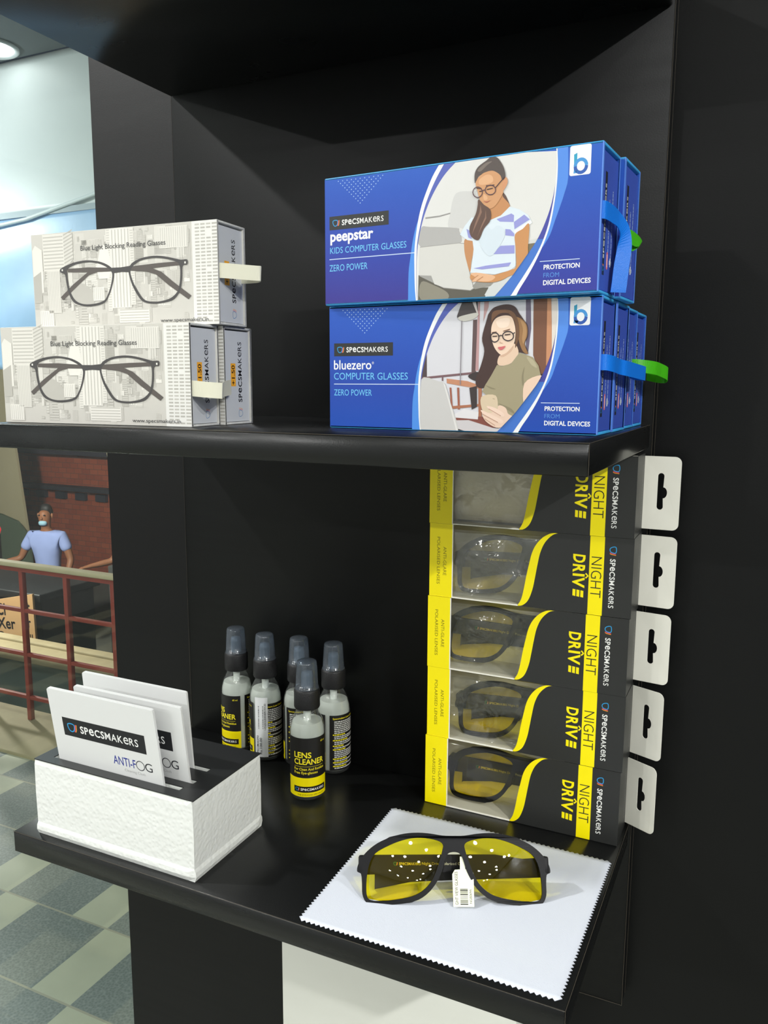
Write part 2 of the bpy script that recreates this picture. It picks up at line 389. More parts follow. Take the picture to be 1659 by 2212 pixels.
# veranda outside
slab('ceiling', -6.0, 1.0, 0.06, 1.572, 1.5, 1.56, M('veranda_ceiling', (84, 92, 96), 0.7, 0.3, var=(8, 0.12)))
lt = thing('ceiling_lamp', 'round white recessed lamp glowing in the veranda ceiling outside', 'lamp', (-1.955, 1.463, 1.5))
b = MB(); b.lathe([(0.078, 0.0), (0.078, -0.006), (0.088, -0.010), (0.094, -0.006), (0.094, 0.0)], M('lamp_ring', (190, 196, 200), 0.4), 40, caps=False); b.build('rim', lt)
b = MB(); b.lathe([(0.001, -0.009), (0.05, -0.0085), (0.078, -0.004)], M('lamp_glow', (255, 255, 255), 0.5, emit=LAMPGLOW), 40, caps=False); b.build('diffuser', lt)
# white and blue sheeting hung under the veranda ceiling
sg = thing('sheeting', 'white and pale blue plastic sheeting hung outside the upper shop window', 'sheet', (-2.0, 1.585, 0.42))
def wavy(name, x0, x1, z0, z1, m, amp, seed, parent, nx=60, nz=24, y=0.0):
    rnd = random.Random(seed); ph = [rnd.uniform(0, 6.28) for _ in range(6)]; vs, fs = [], []
    for j in range(nz + 1):
        for i in range(nx + 1):
            x = x0 + (x1 - x0) * i / nx; z = z0 + (z1 - z0) * j / nz
            vs.append((x, y + amp * (math.sin(3.1 * x + 2 * z + ph[0]) + 0.6 * math.sin(9 * z + 1.5 * x + ph[1]) + 0.5 * math.sin(21 * z - 5 * x + ph[2])), z))
    for j in range(nz):
        for i in range(nx): k = j * (nx + 1) + i; fs.append((k, k + 1, k + nx + 2, k + nx + 1))
    b = MB(); b.add(vs, fs, m, True); o = b.build(name, parent); md = o.modifiers.new('thickness', 'SOLIDIFY'); md.thickness = 0.002
    return o
wavy('white_sheet', -3.5, 2.9, 0.555, 1.08, M('white_sheeting', (226, 230, 232), 0.38, 0.5), 0.003, 3, sg, 80, 20)
b = MB(); b.box(-3.5, 2.9, -0.012, -0.004, 0.545, 0.565, M('sheet_fold', (168, 180, 190), 0.5)); b.tube([(-3.4, -0.012, 0.50), (-0.4, -0.012, 0.50), (0.05, -0.016, 0.535), (0.42, -0.014, 0.60), (0.9, -0.012, 0.64)], 0.007, M('sheet_crease', (236, 242, 246), 0.35)); b.build('crease', sg)
wavy('blue_sheet', -3.5, 2.9, 0.0, 0.553, M('blue_sheeting', (164, 200, 240), 0.35, 0.6, bump=(90, 0.25), var=(12, 0.10)), 0.006, 8, sg, 80, 26)

# railing at the veranda edge
RED = M('red_railing_paint', (138, 48, 34), 0.6, 0.4, var=(14, 0.25)); BEIGE = M('worn_beige_rail', (186, 170, 138), 0.65, 0.3, var=(10, 0.15))
rl = thing('railing', 'red painted metal grid railing with a beige top rail outside the window', 'railing', (-2.03, 1.735, FLOOR + 0.012))
zz = lambda z: z - (FLOOR + 0.012)
b = MB(); b.box(-2.6, 1.6, -0.02, 0.02, zz(-0.400), zz(-0.380), BEIGE, 0.004); b.build('top_rail', rl)
b = MB(); b.box(-2.6, 1.6, -0.012, 0.012, zz(-0.418), zz(-0.400), RED); b.build('lower_rail', rl)
for z in (-0.589, -0.783, -0.976):
    b = MB(); b.box(-2.6, 1.6, -0.009, 0.009, zz(z - 0.008), zz(z + 0.008), RED, 0.002); b.build('crossbar', rl)
for k in range(-10, 7):
    x = -0.2535 * k + 0.253; 
    b = MB(); b.box(x - 0.011, x + 0.011, -0.011, 0.011, 0, zz(-0.41), RED, 0.003); b.build('upright', rl)

# across the lane
GREEN = M('mossy_wall', (104, 116, 108), 0.9, 0.2, var=(1.3, 0.25), bump=(12, 0.5))
lw = thing('low_wall', 'low grey green wall with a sandy stepped coping beyond the railing', 'wall', (-4.5, 3.5, STREETZ))
b = MB(); b.box(-4, 4, -0.12, 0.02, 0, 1.12, GREEN); b.build('wall_body', lw)
b = MB(); b.box(-4, 4, -0.20, 0.0, 1.12, 1.185, STONE, 0.01); b.box(-4, 4, -0.03, 0.06, 1.12, 1.205, STONE, 0.01); b.build('coping', lw)
st = thing('street_stall', 'black topped street stall counter behind the low wall', 'stall', (-5.85, 4.45, STREETZ))
b = MB(); b.box(-0.85, 0.82, -0.2, 0.4, 0, 1.24, M('stall_side', (48, 46, 44), 0.8, var=(4, 0.2))); b.build('cabinet', st)
b = MB(); b.box(-0.9, 0.86, -0.25, 0.45, 1.24, 1.31, M('stall_top', (22, 23, 24), 0.5), 0.01); b.build('counter_top', st)
cs = thing('cardboard_sign', 'tan cardboard sign with black hand lettering leaning on the stall', 'sign', (-5.27, 4.165, STREETZ + 0.82))
b = MB(); CARD = M('tan_cardboard', (190, 150, 104), 0.85, 0.2, var=(8, 0.12))
b.prism([[(-0.30, -0.04), (0.245, 0.03), (0.235, 0.50), (-0.30, 0.38)]], lambda x, y, d: (x, d, y), 0.02, CARD)
a = Art(b, (0, 0, 0), base=1e-3); INK = P((30, 26, 24)); AR = a.sub(-270, 0, 4)
AR.text('Cl', 80, 265, 110, 100, INK, 5, 0.02); AR.text('et', 400, 300, 95, 100, INK, 5, 0.02); AR.text('Xer', 75, 145, 220, 95, INK, 5, 0.02); AR.text('or', 400, 172, 85, 85, INK, 5, 0.02); AR.text('Pan', 80, 28, 190, 85, INK, 5, 0.02); AR.text('Du', 400, 62, 90, 70, INK, 5, 0.02)
b.build('sign_board', cs)
bx = thing('street_cabinet', 'dark cabinet with a pale front panel standing right of the stall', 'cabinet', (-4.04, 5.2, STREETZ))
b = MB(); b.box(-0.9, 1.3, -0.25, 0.4, 0, 1.42, M('cabinet_dark', (40, 40, 38), 0.8, var=(3, 0.3)), 0.01); b.build('body', bx)
b = MB(); b.box(-0.48, 0.10, -0.262, -0.25, 0.92, 1.34, M('cabinet_panel', (150, 158, 156), 0.5, var=(5, 0.1))); b.build('front_panel', bx)
for k in range(7):
    b = MB(); b.box(-0.75 + 0.17 * k, -0.735 + 0.17 * k, -0.285, -0.27, 0.55, 1.5, M('thin_grille', (66, 52, 44), 0.7)); b.build('grille_bar', bx)
bw = thing('brick_building', 'reddish brown building front across the lane, a dark ledge running along it', 'building', (-9, 9.0, STREETZ))
BR = bpy.data.materials.new('brown_brick'); BR.use_nodes = True; t = BR.node_tree; bs = t.nodes['Principled BSDF']; tc = t.nodes.new('ShaderNodeTexCoord'); mp = t.nodes.new('ShaderNodeMapping'); mp.inputs['Rotation'].default_value = (PI / 2, 0, 0)
br = t.nodes.new('ShaderNodeTexBrick'); br.inputs['Scale'].default_value = 3; br.inputs['Color1'].default_value = col((186, 92, 60)); br.inputs['Color2'].default_value = col((164, 78, 54)); br.inputs['Mortar'].default_value = col((122, 78, 62)); br.inputs['Mortar Size'].default_value = 0.012
t.links.new(tc.outputs['Object'], mp.inputs[0]); t.links.new(mp.outputs[0], br.inputs['Vector']); t.links.new(br.outputs[0], bs.inputs['Base Color']); bs.inputs['Roughness'].default_value = 0.9
b = MB(); b.box(-12, 10, 0, 0.4, 0, 4.6, BR); b.build('brick_front', bw)
DK = M('dark_ledge', (52, 50, 60), 0.8, var=(3, 0.3))
b = MB(); b.box(-12, 10, -0.2, 0, 1.41, 1.475, DK); b.build('ledge', bw)
for k in range(14):
    b = MB(); b.box(-2.6 + 0.43 * k, -2.39 + 0.43 * k, -0.06, 0.0, 1.25, 1.36, M('dark_opening', (44, 44, 58), 0.6)); b.build('vent_opening', bw)
b = MB(); b.box(-12, 10, -0.3, 0, 1.99, 3.1, M('dark_fascia', (48, 44, 58), 0.8, var=(2, 0.3))); b.build('fascia', bw)
def thin_panel(name, label, cat, pts, y, m, th=0.04):
    b = MB(); cx = sum(p[0] for p in pts) / len(pts); z0 = min(p[1] for p in pts)
    b.prism([[(p[0] - cx, p[1] - z0) for p in pts]], lambda x, z, d: (x, d, z), th, m); return tag(b.build(name, loc=(cx, y, z0)), label, cat)

thin_panel('slanted_panel', 'pale slanted panel across the lane at the left edge of the window view', 'cloth', [(-10.2, 0.6), (-9.30, 0.6), (-9.0, -1.80), (-9.23, -2.14), (-9.55, -1.55), (-10.2, -1.4)], 7.6, M('pale_panel', (196, 184, 150), 0.9, 0.2, var=(2, 0.08)))  # thin upright pale panel with slanted edges
thin_panel('slanted_panel', 'narrow pale slanted panel across the lane beside the black wall edge', 'cloth', [(-7.70, 0.6), (-6.6, 0.6), (-6.6, -1.5), (-7.235, -1.52)], 7.6, MATS['pale_panel'])
thin_panel('green_reflection_sheet', 'dull green sheet behind the man, standing in for a reflection', 'tarpaulin', [(-10.2, -1.40), (-9.3, -1.47), (-8.98, -1.55), (-8.76, -1.76), (-8.72, -2.72), (-10.2, -2.72)], 7.4, M('green_reflection', (98, 112, 92), 0.8, 0.3, var=(1.5, 0.12)))  # flat sheet put in for a greenish reflection in the glass

# people outside, small behind the glass
def skin_mesh(name, nodes, edges, mat, parent, sub=2):
    me = bpy.data.meshes.new(name); me.from_pydata([n[:3] for n in nodes], edges, []); o = bpy.data.objects.new(name, me); COL.objects.link(o)
    md = o.modifiers.new('skin', 'SKIN'); md.use_smooth_shade = True
    for i, n in enumerate(nodes):
        v = me.skin_vertices[0].data[i]; v.radius = (n[3], n[4] if len(n) > 4 else n[3]); v.use_root = (i == 0)
    s2 = o.modifiers.new('sub', 'SUBSURF'); s2.levels = sub; s2.render_levels = sub
    m2 = bpy.data.meshes.new_from_object(o.evaluated_get(bpy.context.evaluated_depsgraph_get())); bpy.data.objects.remove(o); bpy.data.meshes.remove(me)
    m2.name = name; m2.materials.clear(); m2.materials.append(mat)
    for p in m2.polygons: p.use_smooth = True
    o = bpy.data.objects.new(name, m2); COL.objects.link(o); o.parent = parent; return o
def person(label, loc, rotz, skin, shirt, trousers, hair, mask, arm_r, arm_l):
    """standing figure facing -y; arm_r / arm_l: elbow and wrist positions"""
    r = thing('person', label, 'person', loc, rotz)
    nodes = [(0, 0, 0.92, .13, .10), (0, 0, 1.06, .125, .095), (0, -.005, 1.22, .15, .10), (0, 0, 1.36, .155, .095), (0, 0, 1.445, .06), (0, -.01, 1.50, .052), (0, -.022, 1.56, .068, .078), (0, -.018, 1.63, .075, .088), (0, -.008, 1.69, .055, .065)]
    edges = [(i, i + 1) for i in range(8)]
    def add(p, rad, k): nodes.append((*p, *(rad if isinstance(rad, tuple) else (rad,)))); edges.append((k, len(nodes) - 1)); return len(nodes) - 1
    def arm(s, elbow, wrist):
        k = add((s * .17, 0, 1.385), .058, 3); k = add(((s * .19 + elbow[0]) / 2, elbow[1] / 2, (1.38 + elbow[2]) / 2), .047, k); k = add(elbow, .040, k); k = add(((elbow[0] + wrist[0]) / 2, (elbow[1] + wrist[1]) / 2, (elbow[2] + wrist[2]) / 2), .036, k); k = add(wrist, .026, k)
        d = (Vector(wrist) - Vector(elbow)).normalized(); side = d.cross(Vector((0, 0, 1))); side = side.normalized() if side.length > 0.2 else Vector((1, 0, 0)); palm = Vector(wrist) + d * 0.05; kp = add(palm, (.034, .016), k)
        for i, ln in enumerate((.060, .072, .068, .052)):
            q = palm + side * (-.027 + .018 * i) + d * 0.035; k1 = add(q, .0088, kp); k2 = add(q + d * ln * .5 + Vector((0, -.006, -.010)), .008, k1); add(q + d * ln * .85 + Vector((0, -.012, -.030)), .007, k2)
        k1 = add(Vector(wrist) + d * 0.02 + side * 0.034, .011, k); add(Vector(wrist) + d * 0.055 + side * 0.052 + Vector((0, -.01, -.01)), .009, k1)
    arm(-1, *arm_r); arm(1, *arm_l)
    for s in (-1, 1):
        k = add((s * .09, 0, .86), .088, 0); k = add((s * .10, -.01, .50), .060, k); k = add((s * .105, .01, .10), .042, k); k = add((s * .11, -.05, .04), (.042, .038), k); add((s * .118, -.15, .03), (.040, .025), k)
    skin_mesh('body', nodes, edges, skin, r)
    sn = [(0, 0, 0.90, .150, .118), (0, 0, 1.05, .145, .112), (0, -.005, 1.22, .17, .118), (0, 0, 1.355, .172, .11), (0, 0, 1.43, .085)]; se = [(0, 1), (1, 2), (2, 3), (3, 4)]
    for s, (el, wr) in ((-1, arm_r), (1, arm_l)):
        sn.append((s * .175, 0, 1.385, .075)); se.append((3, len(sn) - 1)); sn.append((s * .19 * .35 + el[0] * .65, el[1] * .65, 1.385 * .35 + el[2] * .65, .066)); se.append((len(sn) - 2, len(sn) - 1))
    skin_mesh('shirt', sn, se, shirt, r)
    tn = [(0, 0, .93, .14, .11)]; te = []
    for s in (-1, 1):
        k = 0
        for p, rad in (((s * .092, 0, .84), .105), ((s * .10, -.01, .50), .078), ((s * .105, .01, .10), .066)): tn.append((*p, rad)); te.append((k, len(tn) - 1)); k = len(tn) - 1
    skin_mesh('trousers', tn, te, trousers, r)
    skin_mesh('hair', [(0, .02, 1.60, .07, .06), (0, .022, 1.66, .084, .085), (0, .0, 1.712, .068, .078), (0, -.045, 1.705, .05, .03)], [(0, 1), (1, 2), (2, 3)], hair, r)
    b = MB()
    b.lathe([(0.0, -0.02), (0.010, -0.016), (0.014, 0.0), (0.006, 0.014), (0.0, 0.018)], skin, 10, Matrix.Translation((0, -0.098, 1.605)), caps=False); b.build('nose', r)
    for s in (-1, 1):
        b = MB(); b.lathe([(0.001, -.009), (.011, -.004), (.013, 0), (.011, .004), (.001, .009)], P((28, 22, 20)), 10, Matrix.Translation((s * .031, -.088, 1.635)), caps=False); b.build('eye', r)
        b = MB(); b.lathe([(0.001, -.03), (.010, -.012), (.014, .008), (.010, .024), (.001, .03)], skin, 10, Matrix.Translation((s * .080, -.01, 1.62)), caps=False); b.build('ear', r)
    if mask is not None: skin_mesh('face_mask', [(-.05, -.06, 1.545, .03), (0, -.085, 1.545, .042, .034), (.05, -.06, 1.545, .03)], [(0, 1), (1, 2)], mask, r, 2)
    else:
        b = MB(); b.box(-.022, .022, -.104, -.094, 1.557, 1.566, M('lips', (120, 66, 56), 0.5), 0.003); b.build('mouth', r)
    return r
SK = M('brown_skin', (142, 92, 62), 0.55, 0.4); HR = M('black_hair', (24, 20, 19), 0.6)
PERS = person('person in a light blue short sleeved shirt with face mask lowered at the stall', (-6.78, 5.93, STREETZ), 0.35, SK, M('light_blue_shirt', (150, 164, 212), 0.8, 0.2, var=(9, 0.1)), M('dark_trousers', (34, 34, 38), 0.8), HR, M('blue_mask', (150, 190, 205), 0.7), ((-.30, -.04, 1.13), (-.50, -.20, 1.09)), ((.28, -.02, 1.12), (.27, -.14, .92)))
person('person in a white shirt mostly hidden behind the black wall edge outside', (-5.50, 6.0, STREETZ), 0.2, SK, M('white_shirt', (226, 228, 228), 0.8, 0.2), MATS['dark_trousers'], HR, None, ((-.30, -.05, 1.20), (-.46, -.22, 1.17)), ((.28, -.02, 1.12), (.27, -.14, .92)))
rp = thing('signal_post', 'dark post with a red light at the left edge of the window view', 'post', (-7.51, 5.85, STREETZ))
b = MB(); b.box(-.04, .04, -.04, .04, 0, 1.36, M('dark_post', (30, 28, 28), 0.6), 0.006); b.build('post', rp)
b = MB(); b.lathe([(0.001, 1.36), (.05, 1.365), (.065, 1.41), (.05, 1.46), (.001, 1.47)], M('red_light', (235, 50, 62), 0.4, emit=0.9), 20, caps=False); b.build('red_light', rp)
ART_WBL_O = [(85.0,82.1),(80.7,75.8),(76.7,67.6),(73.3,59.2),(70.9,50.2),(69.1,39.1),(68.4,30.5),(68.5,21.1),(69.0,8.6),(70.0,-0.9)]
ART_WBL_I = [(88.5,82.3),(83.4,74.5),(79.0,66.3),(75.3,57.4),(72.6,47.7),(70.6,37.9),(70.0,30.5),(69.9,18.0),(70.3,5.4),(71.0,-0.9)]
ART_PH_L = [(96.2,82.2),(90.0,76.9),(84.7,70.6),(79.7,62.7),(76.3,55.5),(73.9,48.9),(71.9,40.9),(70.6,32.9),(70.1,24.2),(70.2,11.7),(71.0,-0.9)]
ART_WBR_O = [(160.9,83.6),(161.6,72.7),(161.3,61.4),(160.1,50.6),(158.1,39.8),(154.7,29.9),(150.1,20.0),(145.3,11.6),(140.5,4.4),(138.0,-0.2)]
ART_WBR_I = [(160.3,83.6),(160.9,72.7),(160.3,60.3),(159.1,50.7),(156.9,39.8),(153.4,29.9),(148.8,21.1),(143.4,12.8),(137.9,5.0),(134.4,-0.2)]
ART_PH_R = [(160.3,83.6),(160.9,72.7),(160.3,61.5),(158.2,50.7),(155.0,41.5),(151.5,34.0),(147.4,27.6),(142.0,20.5),(136.5,13.4),(129.7,6.1),(123.3,-0.4)]
ART_LBL = [(75.1,73.5),(75.1,57.6),(70.0,48.3),(67.1,37.8),(65.6,28.1),(64.3,18.3),(64.1,0.1)]
ART_LBR = [(161.1,83.0),(167.3,82.7),(168.0,65.5),(166.3,57.6),(163.7,49.6),(161.0,42.1),(158.3,34.4),(154.2,27.8)]
ART_GIRL = [((220,219,216),0,[(69.7,88.9),(164.8,80.6),(167.0,-4.3),(68.7,0.5)]),((206,205,203),1,[(93.4,52.9),(95.1,60.8),(98.3,64.5),(106.5,64.2),(115.3,61.6),(115.5,40.6),(100.2,43.1),(92.1,44.4)]),((150,148,145),0,[(76.0,51.6),(85.9,51.8),(93.4,52.9),(93.4,52.1),(85.9,50.9),(76.0,50.6)]),((176,174,172),1,[(73.2,45.4),(79.3,45.5),(97.6,43.3),(99.7,41.4),(99.7,33.3),(73.1,33.5)]),((210,209,205),0,[(144.7,32.0),(154.4,33.5),(159.1,33.6),(159.2,30.9),(153.9,30.5),(145.0,30.0)]),((120,110,88),0,[(144.7,30.1),(154.5,30.7),(150.5,22.1),(145.2,17.3)]),((92,88,78),0,[(71.6,16.2),(80.7,15.7),(83.0,10.1),(108.0,5.7),(120.1,6.2),(117.0,-2.4),(71.4,-0.2)]),((140,135,120),1,[(73.6,11.9),(82.4,9.5),(92.4,4.2),(91.0,0.0),(73.5,0.9)]),((158,156,152),0,[(72.4,33.7),(99.6,34.3),(104.1,33.6),(104.7,25.9),(110.6,5.9),(108.0,4.7),(89.7,7.2),(72.3,15.6)]),((210,208,203),0,[(72.4,33.3),(99.6,33.9),(103.8,33.2),(104.1,25.9),(110.0,6.2),(108.0,5.1),(89.7,7.6),(83.0,10.1),(80.7,15.4),(72.3,16.1)]),((205,208,208),1,[(118.3,2.8),(122.0,7.3),(130.7,10.3),(133.7,14.0),(138.0,14.9),(142.3,13.6),(131.4,3.9),(124.6,-0.4),(118.3,1.1)]),((148,145,138),0,[(109.3,7.4),(111.9,9.9),(123.3,8.7),(121.4,6.9),(111.2,5.4)]),((95,72,62),1,[(127.9,61.4),(130.1,59.0),(132.9,52.9),(131.1,53.9),(128.6,57.5)]),((193,138,93),1,[(103.8,36.1),(109.2,34.6),(110.0,29.6),(108.3,22.1),(107.7,15.8),(104.8,23.6),(103.4,30.1)]),((195,138,92),1,[(119.7,53.3),(127.0,61.5),(128.3,58.6),(132.9,52.6),(127.2,47.0),(120.4,45.9)]),((216,226,234),0,[(107.9,48.7),(103.4,44.0),(100.3,39.0),(105.4,35.4),(108.9,34.6),(109.7,29.6),(108.9,22.1),(107.7,15.6),(124.5,13.6),(134.3,15.5),(137.5,17.9),(136.8,36.3),(147.0,42.3),(144.7,46.5),(139.3,50.3),(132.7,52.7),(127.2,48.1),(120.4,46.0)]),((235,240,242),0,[(135.8,38.4),(146.2,43.6),(147.2,42.1),(136.8,36.1)]),((150,152,212),0,[(124.4,46.1),(133.9,48.6),(135.6,47.4),(135.5,43.5),(126.6,44.5)]),((150,152,212),0,[(135.6,43.5),(142.0,47.2),(145.6,44.1),(136.1,39.3)]),((150,152,212),0,[(130.3,39.9),(133.4,39.4),(136.0,36.8),(136.1,35.2),(130.4,36.2)]),((150,152,212),0,[(127.4,30.3),(136.4,30.0),(136.5,25.2),(122.3,25.7)]),((150,152,212),0,[(109.9,18.1),(118.1,19.2),(134.6,20.1),(133.1,17.9),(115.6,17.1)]),((150,152,212),0,[(104.7,42.1),(108.2,40.1),(108.2,35.8),(106.1,36.8)]),((210,221,230),1,[(114.2,41.0),(117.6,43.0),(121.4,40.4),(125.1,42.4),(129.4,40.0),(129.8,35.5),(126.2,29.5),(121.2,24.7),(115.9,28.6),(113.6,35.1)]),((200,142,90),1,[(136.6,36.2),(141.3,39.0),(145.3,41.5),(145.0,28.1),(145.5,18.5),(142.9,14.4),(134.4,12.3),(128.2,9.8),(120.7,9.0),(109.3,10.7),(108.0,14.3),(111.8,15.4),(122.0,13.4),(127.6,14.0),(134.3,15.7),(137.8,17.8),(137.1,28.7)]),((225,178,140),1,[(108.0,14.9),(112.5,15.3),(122.0,13.4),(124.5,11.8),(120.7,9.7),(113.1,10.1),(109.0,10.1),(111.2,12.6)]),((190,135,95),0,[(108.6,11.6),(113.1,13.9),(113.5,13.6),(109.3,11.0)]),((190,135,95),0,[(111.9,10.5),(116.3,12.9),(116.7,12.5),(112.6,10.1)]),((206,152,108),1,[(110.3,68.3),(111.5,71.3),(116.5,74.4),(122.0,74.8),(126.6,71.8),(129.1,69.1),(128.5,63.0),(128.0,60.3),(124.0,54.6),(120.1,52.6),(116.0,54.8),(113.0,59.0),(111.6,63.7)]),((222,172,130),1,[(112.8,70.3),(117.1,72.6),(120.8,71.6),(121.5,68.2),(117.2,67.0),(112.8,67.5)]),((222,172,130),1,[(115.6,61.6),(117.8,60.2),(118.2,58.2),(116.0,58.2)]),((208,148,108),1,[(127.9,68.4),(130.0,69.8),(131.1,67.2),(130.0,64.3),(128.1,62.5)]),((86,76,72),1,[(109.8,68.7),(109.6,74.0),(111.8,77.9),(117.1,80.9),(119.5,82.3),(123.2,82.1),(125.6,79.9),(128.4,75.2),(129.5,70.1),(127.6,68.4),(126.0,71.6),(121.4,74.5),(116.5,74.2),(112.8,72.8),(110.9,70.2)]),((120,108,100),1,[(111.5,76.0),(116.4,79.4),(120.7,79.9),(117.7,78.1),(113.4,75.0)]),((96,72,62),1,[(112.4,58.8),(116.0,55.4),(120.2,52.0),(120.5,45.9),(116.4,41.1),(113.0,34.8),(107.9,37.5),(106.9,43.1),(110.7,50.2),(111.9,55.2)]),((138,106,90),0,[(113.8,55.6),(114.8,51.0),(111.0,43.3),(108.5,38.4),(110.4,44.5),(113.2,51.1)]),((138,106,90),0,[(117.3,52.4),(117.9,47.3),(114.2,40.8),(112.0,36.3),(114.8,43.6),(117.0,47.9)]),((60,48,46),0,[(112.8,63.6),(115.0,63.8),(115.0,63.3),(113.0,63.0)]),((60,48,46),0,[(117.8,64.3),(121.6,64.6),(121.6,64.1),(117.9,63.7)]),((80,60,50),0,[(110.9,65.7),(114.1,65.0),(114.1,64.6),(110.9,65.2)]),((80,60,50),0,[(117.2,66.5),(122.7,66.4),(122.7,66.0),(117.2,65.9)]),((172,96,82),1,[(115.7,57.5),(117.9,57.0),(120.3,57.5),(117.9,56.4)]),((92,66,72),-0.59,[(114.9,62.7),(114.7,61.5),(114.0,60.6),(113.0,60.0),(111.8,59.9),(110.6,60.3),(109.6,61.0),(108.9,62.1),(108.6,63.3),(108.9,64.5),(109.5,65.4),(110.6,66.0),(111.7,66.1),(112.9,65.7),(114.0,65.0),(114.6,63.9),(114.9,62.7)]),((92,66,72),-0.59,[(123.5,63.1),(123.3,62.1),(122.6,61.3),(121.5,60.8),(120.2,60.7),(118.9,61.0),(117.8,61.7),(117.0,62.7),(116.7,63.8),(117.0,64.9),(117.7,65.7),(118.8,66.2),(120.1,66.3),(121.4,65.9),(122.5,65.2),(123.3,64.2),(123.5,63.1)]),((92,66,72),-0.59,[(114.8,63.4),(115.8,63.9),(116.9,63.7)]),((70,50,55),-0.59,[(123.3,64.3),(126.4,67.4),(129.2,70.0)])]
